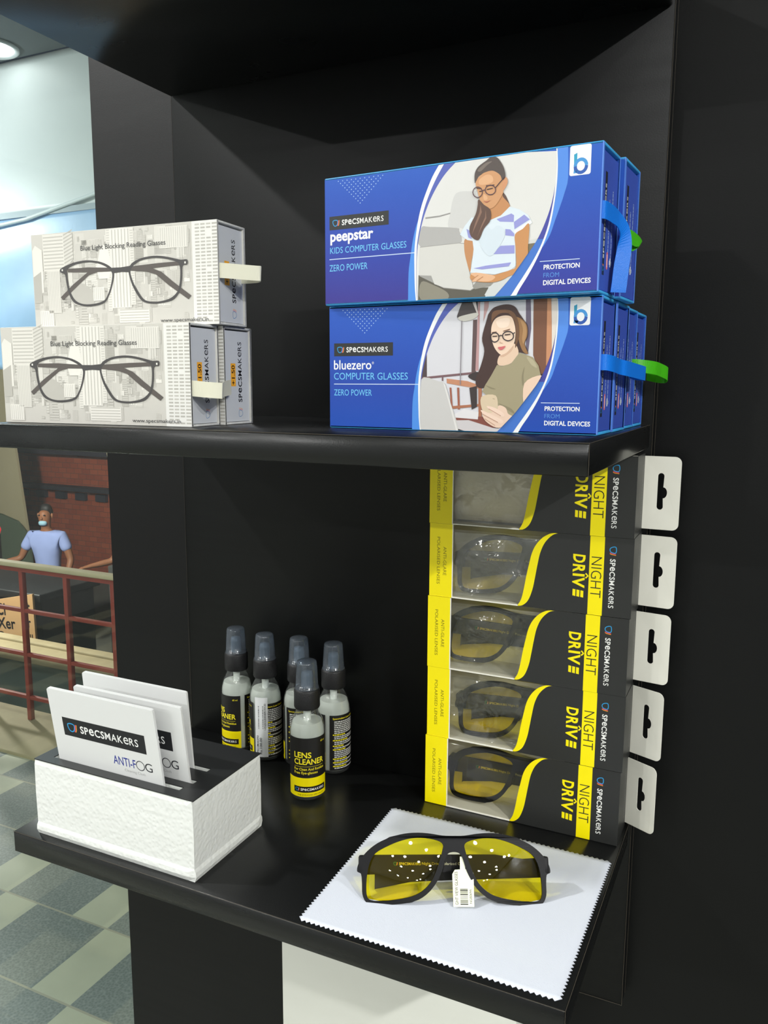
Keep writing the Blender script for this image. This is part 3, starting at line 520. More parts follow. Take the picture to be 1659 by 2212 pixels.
ART_WOMAN = [((214,213,218),0,[(66.7,88.3),(164.4,86.5),(167.2,-3.0),(66.1,-4.8)]),((80,64,66),0,[(69.1,34.8),(71.2,48.9),(74.3,53.7),(74.7,33.5)]),((96,76,76),0,[(106.4,71.3),(109.2,71.5),(109.2,37.1),(106.0,37.2)]),((70,66,66),0,[(106.5,83.5),(109.4,83.4),(109.5,74.1),(106.6,74.2)]),((188,148,148),0,[(109.7,84.5),(111.0,84.5),(110.8,39.2),(108.7,39.2)]),((190,152,150),0,[(113.8,84.4),(116.9,84.2),(116.7,79.0),(113.4,69.9),(113.6,77.4)]),((108,98,118),0,[(140.8,84.3),(143.9,84.1),(144.8,64.8),(143.4,51.0),(142.0,51.0)]),((122,82,62),0,[(145.7,84.6),(155.6,84.1),(158.0,41.5),(155.7,36.9),(151.8,36.9),(146.6,48.6)]),((200,142,104),0,[(154.4,84.2),(156.8,84.1),(158.6,47.2),(156.2,39.8),(155.0,42.7)]),((222,214,206),0,[(157.2,84.1),(162.1,83.8),(162.9,58.5),(158.3,50.7)]),((50,42,42),0,[(151.8,36.9),(155.7,38.1),(154.0,32.3),(151.6,31.1)]),((122,92,96),0,[(69.8,35.1),(106.0,38.4),(106.0,37.0),(69.8,33.7)]),((122,92,96),0,[(85.4,36.5),(86.4,36.5),(86.5,32.8),(85.4,32.8)]),((196,138,106),0,[(88.8,34.3),(103.4,32.7),(111.3,30.2),(112.6,27.8),(100.8,29.4),(89.1,31.3)]),((160,96,76),0,[(91.0,28.5),(92.3,28.5),(93.6,14.4),(92.4,14.3)]),((160,96,76),0,[(96.3,28.5),(97.8,28.5),(98.6,14.4),(97.2,14.4)]),((172,112,84),0,[(111.0,28.4),(113.4,28.4),(113.8,5.9),(111.7,5.9)]),((172,112,84),0,[(92.9,16.5),(111.4,18.1),(111.4,16.6),(93.6,14.7)]),((62,54,54),0,[(104.9,28.4),(110.0,29.6),(110.4,16.3),(106.8,14.4)]),((60,52,52),1,[(104.0,36.3),(109.9,38.6),(112.5,36.2),(111.2,32.6),(106.0,33.9)]),((132,76,66),0,[(93.9,8.8),(114.1,10.2),(125.2,3.0),(114.2,3.4),(97.0,6.9)]),((224,221,222),0,[(94.9,11.3),(101.6,14.7),(111.6,12.9),(111.2,8.2),(94.9,9.1)]),((206,201,202),0,[(96.3,7.3),(104.9,7.6),(125.9,1.8),(123.4,-1.3),(97.0,-0.5)]),((60,54,54),0,[(97.0,2.0),(101.0,0.8),(106.3,-0.4),(97.0,-1.1)]),((202,200,197),1,[(69.8,32.9),(83.4,32.5),(86.5,31.9),(88.3,29.7),(92.2,18.0),(97.7,0.1),(85.5,-0.7),(69.6,-0.3)]),((222,220,216),0,[(86.5,31.9),(88.3,29.7),(92.2,18.0),(97.7,0.1),(96.3,0.1),(90.9,18.0),(87.1,29.7)]),((72,66,66),1,[(95.9,72.9),(96.5,76.7),(98.5,81.6),(100.4,83.2),(105.6,83.0),(108.1,80.0),(108.8,75.9),(103.1,74.3)]),((205,202,192),1,[(96.2,73.1),(103.0,74.9),(109.2,75.6),(109.8,73.8),(105.7,71.3),(99.2,70.7)]),((214,204,200),0,[(105.6,83.0),(108.1,82.9),(109.8,75.5),(109.0,75.3),(106.9,80.0)]),((140,134,140),0,[(98.5,71.0),(99.2,71.0),(98.9,30.3),(98.3,30.3)]),((70,50,46),1,[(115.9,71.5),(117.1,75.0),(120.8,78.6),(128.3,80.1),(133.9,78.6),(137.1,74.2),(140.2,70.1),(142.5,66.6),(142.9,60.3),(141.2,55.7),(143.5,49.6),(138.2,50.5),(132.6,51.2),(125.4,48.5),(124.3,42.6),(119.6,36.1),(116.5,29.0),(110.3,29.0),(109.3,34.4),(112.4,42.2),(114.6,51.6),(112.9,59.9)]),((152,112,72),1,[(134.7,72.0),(139.6,70.1),(142.3,66.0),(142.4,60.3),(140.9,55.7),(143.3,49.6),(140.1,51.1),(137.5,56.9),(136.0,65.1)]),((176,136,92),1,[(137.8,70.2),(140.9,67.8),(142.0,62.0),(140.3,55.7),(139.3,59.2),(139.7,64.9)]),((120,84,60),1,[(119.6,75.5),(125.9,76.9),(132.1,75.8),(134.7,71.4),(130.9,74.4),(124.7,74.7),(120.3,71.4),(119.1,69.1)]),((228,198,172),1,[(124.8,48.5),(129.5,50.7),(134.4,55.9),(137.3,50.0),(132.7,43.9),(126.5,42.3),(123.6,43.8)]),((236,208,184),1,[(119.6,68.5),(122.2,71.9),(127.2,73.3),(131.9,72.4),(134.1,68.0),(135.0,62.2),(134.1,55.9),(130.7,51.0),(126.4,48.9),(122.2,52.4),(119.6,58.0),(118.9,63.9)]),((212,176,150),1,[(125.1,48.5),(129.5,50.4),(133.8,54.7),(132.6,51.2),(127.6,47.8)]),((246,222,202),1,[(122.2,70.1),(127.2,71.7),(131.0,71.0),(129.8,66.4),(124.2,66.0)]),((112,80,58),1,[(128.4,76.3),(133.4,74.9),(136.6,69.1),(137.4,61.0),(136.2,55.8),(135.0,53.5),(135.2,62.2),(134.4,68.6),(131.5,73.2)]),((162,152,122),0,[(123.4,42.9),(126.5,42.0),(132.7,43.6),(137.9,50.3),(142.0,49.0),(146.6,47.4),(150.4,42.2),(151.8,36.9),(141.7,31.5),(141.6,16.4),(136.3,10.1),(131.5,12.1),(113.9,26.0),(115.8,30.2),(119.6,36.1)]),((140,131,104),1,[(141.5,41.7),(141.0,35.9),(141.4,31.5),(140.5,30.0),(139.8,35.9)]),((140,131,104),1,[(115.8,30.2),(122.9,27.7),(119.7,27.8)]),((140,131,104),1,[(125.0,18.7),(133.3,15.7),(135.9,12.2),(129.5,15.7)]),((182,172,142),1,[(142.6,47.6),(146.9,45.7),(149.5,41.0),(145.8,42.8)]),((234,204,180),1,[(141.7,31.3),(151.8,36.4),(152.3,32.3),(149.9,27.0),(146.9,22.9),(142.1,16.7)]),((232,202,180),1,[(123.1,16.3),(126.3,17.5),(130.1,15.7),(131.8,12.1),(136.6,9.5),(131.0,4.9),(123.9,3.3),(116.7,7.2),(114.1,12.0),(115.3,14.8)]),((216,196,166),1,[(113.3,22.6),(123.0,23.7),(124.7,16.0),(123.1,13.3),(115.0,13.2)]),((182,162,132),0,[(121.1,21.9),(122.5,21.6),(122.5,21.1),(121.1,21.4)]),((238,210,190),1,[(117.9,16.9),(123.1,15.7),(128.9,12.1),(127.7,10.3),(121.8,12.7),(117.6,16.0)]),((238,210,190),1,[(113.7,14.3),(120.6,11.5),(128.3,7.9),(126.5,6.0),(118.7,9.6),(114.1,12.6)]),((196,156,134),0,[(118.6,15.4),(127.0,11.0),(126.8,10.6),(118.3,15.0)]),((196,156,134),0,[(114.4,12.0),(125.2,6.8),(124.8,6.4),(114.2,11.5)]),((196,156,134),0,[(116.1,9.0),(123.3,4.8),(122.9,4.5),(115.8,8.6)]),((206,108,110),1,[(123.8,53.8),(126.3,54.2),(128.8,54.5),(126.9,52.4),(125.0,52.2)]),((120,84,66),0,[(119.5,63.3),(122.6,63.6),(122.7,63.2),(119.5,62.7)]),((120,84,66),0,[(127.0,63.9),(131.4,65.1),(131.4,64.5),(127.2,63.4)]),((60,44,42),0,[(120.0,60.9),(123.1,61.1),(123.1,60.5),(120.1,60.3)]),((60,44,42),0,[(128.0,61.7),(131.8,62.0),(131.8,61.4),(128.2,61.0)]),((206,170,146),0,[(125.0,57.3),(126.5,56.5),(127.2,56.7),(126.4,56.1),(124.8,56.6)]),((52,44,50),-0.66,[(124.3,59.9),(124.2,58.8),(123.6,57.9),(122.7,57.3),(121.6,57.1),(120.5,57.3),(119.6,58.0),(119.0,58.9),(118.8,60.1),(119.0,61.2),(119.6,62.1),(120.5,62.7),(121.5,62.9),(122.6,62.7),(123.5,62.0),(124.1,61.0),(124.3,59.9)]),((52,44,50),-0.66,[(133.9,60.5),(133.7,59.4),(132.9,58.5),(131.7,57.9),(130.3,57.7),(129.0,58.0),(127.8,58.6),(127.0,59.6),(126.7,60.7),(126.9,61.8),(127.7,62.7),(128.9,63.3),(130.2,63.5),(131.6,63.3),(132.8,62.6),(133.6,61.6),(133.9,60.5)]),((52,44,50),-0.59,[(124.3,60.7),(125.5,61.2),(126.8,60.9)]),((52,44,50),-0.59,[(133.8,62.0),(134.7,62.8)])]
ART_GL_L_O = [(28.7,45.0),(36.0,47.7),(45.7,49.7),(56.2,50.2),(66.5,48.9),(74.2,46.3),(79.0,43.2),(80.7,40.4),(80.3,36.0),(77.9,28.9),(74.6,22.7),(70.9,18.7),(63.9,16.6),(53.4,16.0),(45.2,17.5),(39.5,20.4),(35.9,26.6),(34.1,34.1),(33.4,39.7),(31.8,41.6),(28.9,42.5)]
ART_GL_L_I = [(36.3,45.1),(44.3,47.7),(55.0,48.8),(65.2,47.6),(72.9,44.8),(77.7,41.5),(78.9,37.8),(76.8,29.9),(73.3,23.2),(69.9,19.9),(62.8,18.1),(53.5,17.6),(46.5,18.8),(41.4,21.7),(37.7,27.4),(36.0,34.9),(35.4,41.4)]
ART_GL_R_O = [(94.2,40.7),(94.9,43.3),(98.9,46.7),(107.1,49.3),(117.6,50.2),(126.8,49.4),(136.8,47.3),(141.7,46.2),(147.1,46.1),(147.0,42.6),(143.0,41.8),(142.3,33.6),(140.7,26.0),(137.4,21.0),(132.2,17.7),(121.8,16.1),(112.4,16.4),(106.1,18.2),(101.6,22.9),(97.2,30.1),(95.0,36.3)]
ART_GL_R_I = [(96.0,40.2),(98.2,43.6),(104.8,47.2),(116.5,48.7),(126.7,47.8),(135.7,45.7),(140.1,43.0),(140.8,36.2),(139.2,26.9),(136.0,22.3),(130.2,19.1),(120.8,17.5),(112.5,17.8),(107.3,19.6),(103.3,24.1),(98.9,30.9),(96.6,36.3)]
ART_GL_BRIDGE = [(78.4,43.6),(87.3,43.5),(96.0,44.2),(95.2,39.6),(88.1,40.1),(80.6,39.6)]
ART_GL_TL = [(35.7,44.9),(55.8,45.0),(78.4,43.7),(79.9,40.9),(64.7,41.1),(56.5,39.2),(45.3,31.8),(29.9,21.4),(27.7,23.8),(40.6,32.9),(55.5,41.5),(36.1,42.2)]
ART_GL_TR = [(140.7,45.2),(121.4,44.9),(96.0,43.7),(94.7,40.7),(110.7,39.3),(118.9,37.1),(130.7,28.5),(147.3,18.2),(149.8,20.7),(133.9,31.4),(124.1,38.6),(116.0,41.5),(140.5,42.5)]
# ---------------------------------------------------------------- the shelf unit
def shelf(label, z0, z1):
    b = MB(); b.box(0, W, -D, -0.0004, z0, z1, LAMS, 0.0008, 1)
    o = b.build('display_shelf')
    e = MB(); e.tube([(W, -D, z1), (W, -0.001, z1)], 0.00022, EDGE, 6); e.tube([(0.0, -D, z1), (W, -D, z1)], 0.00022, EDGE, 6); e.tube([(W, -D, z0), (W, -D, z1)], 0.00018, EDGE, 6); e.build('bare_edge', o)
    return tag(o, label, 'shelf')
b = MB(); b.box(-0.0005, XR, 0, 0.0175, ZP, 1.2, LAM, 0.0006, 1); o = b.build('back_panel'); e = MB(); e.tube([(XR, 0, ZP), (XR, 0, 1.2)], 0.00025, EDGE, 6); e.tube([(XR, 0.0175, ZP), (XR, 0.0175, 1.2)], 0.00018, EDGE, 6); e.tube([(0.38, 0, ZP), (XR, 0, ZP)], 0.00025, EDGE, 6); e.tube([(-0.0005, 0, ZP), (-0.0005, 0, 1.2)], 0.00018, EDGE, 6); e.build('bare_edge', o)
tag(o, 'black laminate back panel that the shelves are fixed to', 'panel')
shelf('lowest black laminate shelf carrying the glasses, bottles and night driving boxes', -T, 0)
shelf('middle black laminate shelf carrying the white and blue eyewear boxes', ZM - T, ZM)
shelf('topmost black laminate shelf seen from below', ZT, ZT + T)
wc = thing('white_cabinet', 'smooth white cabinet below the lowest shelf', 'cabinet', (0.31, -0.05, FLOOR))
b = MB(); b.box(-0.1352, 0.085, -0.05, 0.0488, 0, -FLOOR - T - 0.001, M('white_cabinet_paint', (214, 215, 206), 0.5, 0.4), 0.001); b.build('body', wc)

# ---------------------------------------------------------------- blue boxes
def blue_ink(name, stops):
    """printed gradient of the carton's own artwork"""
    m, t, b = newmat(name); N = t.nodes; L = t.links
    tc = N.new('ShaderNodeTexCoord'); sp_ = N.new('ShaderNodeSeparateXYZ'); L.new(tc.outputs['Object'], sp_.inputs[0])
    a = N.new('ShaderNodeMath'); a.operation = 'MULTIPLY_ADD'; L.new(sp_.outputs['Z'], a.inputs[0]); a.inputs[1].default_value = 11.0
    c = N.new('ShaderNodeMath'); c.operation = 'MULTIPLY'; L.new(sp_.outputs['X'], c.inputs[0]); c.inputs[1].default_value = 0.8; L.new(c.outputs[0], a.inputs[2])
    r = N.new('ShaderNodeValToRGB'); e = r.color_ramp.elements
    e[0].position = stops[0][0]; e[0].color = col(stops[0][1]); e[1].position = stops[-1][0]; e[1].color = col(stops[-1][1])
    for p_, c_ in stops[1:-1]: x = e.new(p_); x.color = col(c_)
    L.new(a.outputs[0], r.inputs[0]); L.new(r.outputs[0], b.inputs['Base Color']); b.inputs['Roughness'].default_value = 0.45; b.inputs['Specular IOR Level'].default_value = 0.25
    n = N.new('ShaderNodeTexNoise'); n.inputs['Scale'].default_value = 1800; L.new(tc.outputs['Object'], n.inputs['Vector'])
    bp = N.new('ShaderNodeBump'); bp.inputs['Strength'].default_value = 0.1; bp.inputs['Distance'].default_value = 0.0003; L.new(n.outputs['Fac'], bp.inputs['Height']); L.new(bp.outputs['Normal'], b.inputs['Normal'])
    MATS[name] = m; return m
INK_KID = blue_ink('indigo_print', [(0.0, (62, 54, 140)), (0.35, (50, 68, 164)), (0.8, (44, 86, 184)), (1.0, (48, 96, 192))])
INK_ADULT = blue_ink('blue_print', [(0.0, (30, 78, 176)), (0.35, (40, 74, 170)), (0.8, (42, 86, 184)), (1.0, (48, 98, 196))])
RIMB = M('mid_blue_edge', (92, 140, 228), 0.45); SKYB = M('sky_blue_edge', (66, 170, 232), 0.4); SKYD = P((72, 132, 222)); DRW = M('drawer_blue', (58, 84, 180), 0.45, bump=(1500, 0.1))
BL, BH, BT = 188.0, 83.4, 39.8
def photo_region():
    return [p for p in ART_PH_R] + [p for p in reversed(ART_PH_L)]
def print_photo(parent, art, name):
    pts = [(x, min(BH - 0.8, max(0.6, y))) for x, y in (crom(ART_PH_L, 4, False) + list(reversed(crom(ART_PH_R, 4, False))))]
    area = sum(pts[i - 1][0] * pts[i][1] - pts[i][0] * pts[i - 1][1] for i in range(len(pts)))
    if area < 0: pts.reverse()
    b = MB(); a = Art(b)
    for i, (c, s, p) in enumerate(art):
        if s < 0: a.line(p if len(p) > 3 else p, -s, P(c), i); continue
        q = crom(p, 4) if s else p
        q = clip(q, pts)
        if len(q) > 2: a.poly(q, P(c), i)
    o = b.build(name, parent); return o
def blue_box(label, art, kid, loc, rotz):
    base = INK_KID if kid else INK_ADULT
    r = thing('eyewear_box', label, 'box', loc, rotz, 'blue computer glasses boxes')
    b = MB(); t = 1.8e-3; Lm, Hm, Tm = BL / 1e3, BH / 1e3, BT / 1e3
    # sleeve: four walls, open at both ends; pale blue rims
    b.box(0, Lm, 0, t, 0.0006, Hm - 0.0006, base); b.box(0, Lm, Tm - t, Tm, 0.0006, Hm - 0.0006, base)
    b.box(0, Lm, 0, Tm, 0, t, SKYB, 0.0005, 2); b.box(0, Lm, 0, Tm, Hm - t, Hm, SKYB, 0.0005, 2)
    b.box(Lm - 0.0006, Lm + 0.0001, -0.0001, t, 0.0006, Hm - 0.0006, RIMB); b.box(Lm - 0.0006, Lm + 0.0001, Tm - t, Tm + 0.0001, 0.0006, Hm - 0.0006, RIMB)
    a = Art(b)
    TOP = BH - 1.0
    fit = lambda pts: [(x, min(TOP, max(0.4, y))) for x, y in pts]
    wl = fit(crom(ART_WBL_O, 4, False)) + list(reversed(fit(crom(ART_WBL_I, 4, False)))); wr = fit(crom(ART_WBR_O, 4, False)) + list(reversed(fit(crom(ART_WBR_I, 4, False))))
    a.poly(fit(crom(ART_LBL[1:], 4, False)) + list(reversed(fit(crom([p for p in ART_WBL_O if p[1] < 60], 4, False)))), P((76, 142, 226)), 1)
    a.poly(fit(crom(ART_LBR[1:], 3, False)) + list(reversed([p for p in fit(crom(ART_WBR_O, 4, False)) if p[1] > 26])), P((84, 140, 226)), 1)
    # purple slivers between photo and white bands
    a.poly(fit(crom(ART_WBL_I, 4, False)) + list(reversed(fit(crom(ART_PH_L, 4, False)))), P((84, 98, 180)), 1)
    pr = fit(crom(ART_WBR_I, 4, False)) + list(reversed(fit(crom(ART_PH_R, 4, False)))); a.poly(pr, P((66, 116, 200)), 1)
    up_ = lambda pts: [p for p in pts if p[1] > 32]; a.poly(up_(fit(crom(ART_WBR_I, 4, False))) + list(reversed(up_(fit(crom(ART_PH_R, 4, False))))), P((70, 72, 160)), 2)
    white = P((238, 240, 240)); a.poly(wl, white, 3); a.poly(wr, white, 3)
    # dotted triangle
    dots = P((170, 200, 236))
    for i in range(11):
        n = 11 - i; y = 80.6 - 1.55 * i
        for k in range(n):
            x = 27.8 + (k - (n - 1) / 2) * 3.4; d = 0.42; a.poly([(x - d, y), (x, y - d), (x + d, y), (x, y + d)], dots, 1)
    cy_ = P((112, 196, 240)); wh = P((240, 242, 242))
    a.logo(3.6, 49.6, 45.8, 8.8, 1)
    if kid:
        a.text('peepstar', 4.2, 42.2, 33.6, 6.6, wh, 1, 0.028)
        a.text('KIDS COMPUTER GLASSES', 4.0, 34.2, 58.5, 4.0, cy_, 1)
    else:
        a.text('bluezero', 3.4, 40.6, 29.6, 6.2, wh, 1, 0.010); a.text('\u00ae', 33.4, 44.0, 1.6, 1.6, wh, 1)
        a.text('COMPUTER GLASSES', 3.4, 33.6, 57.2, 4.6, cy_, 1)
    a.rect(3.4, 30.2, 68.8, 30.75, P((196, 214, 240)), 2); a.text('ZERO POWER', 3.4, 22.6, 30.0, 4.2, cy_, 1)
    a.rect(152.5, 19.2, 176.7, 19.6, P((206, 222, 244)), 2); a.text('PROTECTION', 155.0, 14.6, 21.8, 2.6, wh, 1, 0.022); a.text('FROM', 155.0, 10.0, 9.6, 2.6, P((84, 140, 214)), 1); a.text('DIGITAL DEVICES', 155.0, 5.6, 28.6, 2.7, wh, 1, 0.022)
    # white tag with the letter b
    a.rect(168.6, 66.0, 181.0, BH - 0.9, P((240, 241, 242)), 2, 1.2)
    teal, mid, navy = P((52, 160, 196)), P((70, 150, 214)), P((48, 92, 176))
    a.poly([(171.2, 71.5), (171.0, 77.6), (172.9, 78.4), (172.9, 72.0)], teal, 3); a.poly([(171.2, 67.4), (171.1, 72.0), (172.9, 72.6), (173.0, 68.0)], mid, 3); a.poly([(171.0, 67.2), (171.2, 69.2), (174.0, 68.6), (173.4, 67.4)], mid, 4)
    ring = [(175.2 + 3.3 * math.cos(q * PI / 10), 71.0 + 3.6 * math.sin(q * PI / 10)) for q in range(20)]
    a.line(ring[0:11], 1.9, mid, 4); a.line(ring[10:21] + [ring[0]], 1.9, navy, 4)
    sl = b.build('sleeve', r)
    print_photo(sl, art, 'printed_photo')
    # drawer: tray with end panel set back in the sleeve
    b = MB(); b.box(0.003, Lm - 0.0007, t + 4e-4, Tm - t - 4e-4, t + 4e-4, Hm - t - 2.2e-3, DRW)
    a = Art(b, (Lm - 0.0007, 0, 0), (0, 1, 0), (0, 0, 1), (1, 0, 0)); q = a.sub(13.0, 11.0, 90)
    q.rect(0, -1, 58, 3.6, P((36, 38, 40)), 1); q.icon(2.5, 0.0, 2.8, 2); q.word(9.5, 0.4, 42, 2.2, wh, 2)
    q.scribble(12, 44, -8.6, 1.2, P((170, 190, 226)), 3, 1); q.scribble(8, 50, -15.6, 1.2, P((170, 190, 226)), 5, 1)
    q.rect(4, -8.6, 14, -5.4, P((238, 116, 122)), 2, 1.2); q.rect(5.2, -7.8, 12.8, -6.2, P((250, 210, 200)), 3, 0.6)
    q.rect(6.2, -15.6, 11.2, -13.2, P((225, 236, 246)), 2); q.rect(7.4, -17.2, 9.8, -12.0, P((225, 236, 246)), 2)
    b.build('drawer', r)
    return r
def ribbon(parent, path, width, m, name='ribbon_pull'):
    b = MB(); pts = crom([tuple(p) + tuple(wd) for p, wd in path], 6, False)
    b.sheet([(Vector(p[:3]) / 1e3, p[3:]) for p in pts], width / 1e3, 0.0005, m); return b.build(name, parent)
RB = M('blue_satin', (14, 118, 226), 0.4, 0.4, bump=(2500, 0.3)); RG = M('green_satin', (66, 176, 20), 0.4, 0.4, bump=(2500, 0.3)); RC = M('cream_ribbon', (232, 230, 208), 0.6, 0.3, bump=(2000, 0.15))
def place(x, y, yaw, length, dy=0):   # front right bottom corner -> thing at the front left bottom corner
    return (x - length * math.cos(yaw) - dy * math.sin(yaw), y - length * math.sin(yaw) + dy * math.cos(yaw))
BYAW, TYAW = -0.0289, -0.0664
px_, py_ = place(0.4511, -0.1678, BYAW, BL / 1e3)
b1 = blue_box('blue computer glasses box with a printed woman in glasses, front of the lower row', ART_WOMAN, False, (px_, py_, ZM + 2e-4), BYAW)
rear = []
for k, (dx, lab) in enumerate(((0.0006, 'second blue box of the lower row, directly behind the box with the printed woman'), (-0.0010, 'third blue box of the lower row, the one with the green ribbon loop'), (-0.0018, 'rearmost blue box of the lower row, next to the black back panel'))):
    x, y = place(0.4511, -0.1678, BYAW, BL / 1e3, 0.0402 * (k + 1)); rear.append(dup(b1, (x + dx, y, ZM + 2e-4), BYAW, lab))
tx_, ty_ = place(0.4501, -0.1791, TYAW, BL / 1e3)
t1 = blue_box('blue kids computer glasses box with a printed girl at a laptop, stacked on top', ART_GIRL, True, (tx_, ty_, ZM + 0.0834 + 6e-4), TYAW)
x, y = place(0.4501, -0.1791, TYAW, BL / 1e3, 0.0403); t2 = dup(t1, (x + 0.003, y, ZM + 0.0834 + 6e-4), TYAW, 'upper blue box hidden behind the printed girl box, small green ribbon tip showing')
Z1 = (0, 0, 1)
E0 = BL
ribbon(b1, [((E0 - 2.5, 2.4, 44), Z1), ((E0 + 3, 3, 44), Z1), ((E0 + 6, 12, 43), Z1), ((E0 + 5, 34, 42), Z1), ((E0 + 8, 44, 41), Z1), ((E0 + 10, 72, 39.5), Z1), ((E0 + 11, 92, 38.5), Z1), ((E0 + 8, 99, 38.5), Z1), ((E0 + 5, 92, 38.8), Z1), ((E0 + 3, 78, 40), Z1)], 9.5, RB)
ribbon(rear[1], [((E0 - 2.5, 30, 44.5), Z1), ((E0 + 6, 32, 44), (0, .25, 1)), ((E0 + 13, 42, 43), (0, .25, 1)), ((E0 + 16, 54, 41.5), (0, .1, 1)), ((E0 + 19, 66, 39), Z1), ((E0 + 16, 74, 37), Z1), ((E0 + 10, 70, 37.5), Z1), ((E0 + 5, 60, 39), Z1)], 9.5, RG)
ribbon(t1, [((E0 - 2.5, 2.2, 46), Z1), ((E0 + 1.5, 2.5, 46), Z1), ((E0 + 3, 14, 45.5), Z1), ((E0 + 4, 25, 44), (0, .5, 1)), ((E0 + 6, 32, 39), (.4, 1, .8)), ((E0 + 6.5, 32, 30), (.75, .8, .15)), ((E0 + 6.0, 29, 18), (.8, .7, 0)), ((E0 + 5.5, 27, 6), (.8, .7, 0)), ((E0 + 5.2, 26.5, 2), (.8, .7, 0))], 10, RB)
ribbon(t2, [((E0 - 2.5, 6, 38), Z1), ((E0 + 2, 8, 38), (0, .3, 1)), ((E0 + 4, 18, 37), (0, .5, 1)), ((E0 + 5, 27, 36), (0, .9, .5)), ((E0 + 3, 24, 35), (0, .5, .6)), ((E0 + 1, 16, 35), Z1)], 9, RG)

# ---------------------------------------------------------------- white reading glasses boxes
GL, GH, GT = 173.0, 72.3, 36.1
PAPER = M('printed_white_card', (212, 210, 203), 0.5, 0.4, bump=(700, 0.12)); RIM = M('worn_white_rim', (205, 205, 200), 0.6, 0.3, var=(260, 0.28)); GREY = M('silver_grey_card', (202, 205, 207), 0.4, 0.5, var=(25, 0.05))
def city(a):
    """pale skyline print: towers, window rows and rooftops"""
    rnd = random.Random(11); X1 = 151.5
    tone = lambda k: P((k, k - 3, k - 11))
    a.rect(0.3, 0.3, X1, GH - 0.3, tone(206), 0)
    for i in range(190):     # blocks of far buildings
        big = i < 50
        w_, h_ = (rnd.uniform(5, 15), rnd.uniform(6, 26)) if big else (rnd.uniform(1.5, 7), rnd.uniform(2, 11)); x = rnd.uniform(0.4, X1 - w_ - .2); y = rnd.uniform(0.4, GH - h_ - 0.4); k = rnd.choice((172, 184, 192, 200, 206, 212, 220, 228, 234)); La = (1 + i % 4) if big else 7 + i % 4; a.rect(x, y, x + w_, y + h_, tone(k), La)
        step = rnd.choice((0.8, 1.1, 1.5, 2.0)); kk = max(160, k - rnd.choice((14, 22, 30))) if k > 198 else min(236, k + 30)
        mode = rnd.random(); yy_ = y + 0.5; Lb = La + 4
        if mode < 0.35:
            while yy_ < y + h_ - 0.4: a.rect(x + 0.4, yy_, x + w_ - 0.4, yy_ + step * 0.42, tone(kk), Lb); yy_ += step
        elif mode < 0.6:
            xx_ = x + 0.5
            while xx_ < x + w_ - 0.4: a.rect(xx_, y + 0.4, xx_ + step * 0.4, y + h_ - 0.4, tone(kk), Lb); xx_ += step
        elif mode < 0.85:
            while yy_ < y + h_ - 0.5:
                xx_ = x + 0.4
                while xx_ < x + w_ - 0.5: a.rect(xx_, yy_, xx_ + 0.45, yy_ + 0.6, tone(kk), Lb); xx_ += 1.0
                yy_ += 1.2
    def tower(x0, y0, x1, y1, k, kk, step, vert, L0=15):
        a.rect(x0, y0, x1, y1, tone(k), L0); q = (x0 if vert else y0) + step * .5
        while q < (x1 if vert else y1) - step * 0.4:
            a.rect(q, y0 + .6, q + step * 0.35, y1 - .6, tone(kk), L0 + 1) if vert else a.rect(x0 + .6, q, x1 - .6, q + step * 0.4, tone(kk), L0 + 1)
            q += step
    tower(12, 44, 33, 71.5, 226, 196, 2.6, False); a.poly([(33, 44), (42, 52), (42, 71.5), (33, 71.5)], tone(216), 16)
    for k in range(10): a.poly([(33, 46 + 2.6 * k), (42, 41.5 + 2.6 * k + 8), (42, 42.5 + 2.6 * k + 8), (33, 47 + 2.6 * k)], tone(186), 17)
    a.poly([(1, 26), (11, 28), (11, 60), (4, 64), (1, 60)], tone(230), 15); a.poly([(1, 20), (9, 20), (9, 44), (1, 40)], tone(186), 16)
    tower(15, 12, 28, 44, 222, 198, 1.6, True)
    tower(78, 14, 96, 71.6, 234, 200, 3.0, True); tower(74, 12, 78, 71.6, 228, 204, 1.8, False); tower(96, 16, 100, 71.6, 226, 202, 1.8, False)
    tower(123, 55, 148, 70, 228, 202, 1.9, True); tower(84, 3, 112, 13, 232, 198, 2.0, False); tower(6, 2, 20, 14, 232, 204, 2.0, True)
    a.poly([(64, 44), (68, 57), (72, 61), (76, 57), (79, 44), (76, 36), (66, 36)], tone(234), 18); tower(60, 20, 71, 30, 234, 204, 1.8, True, 18)
    a.poly([(40, 18), (58, 16), (60, 26), (48, 34), (38, 28)], tone(190), 15, smooth=3)
    # right hand facade with rows of dark window dashes, running round the edge
    a.rect(X1, 0.2, GL - 0.2, GH - 0.2, P((232, 231, 226)), 1)
    for j in range(29):
        for k in range(4):
            if rnd.random() < 0.06: continue
            x = 154.2 + 4.8 * k; x1 = x + 3.7 if k < 3 else GL - 0.25; y = 2.0 + 2.4 * j; a.rect(x, y, x1, y + 1.15, tone(rnd.choice((182, 188, 196))), 2)
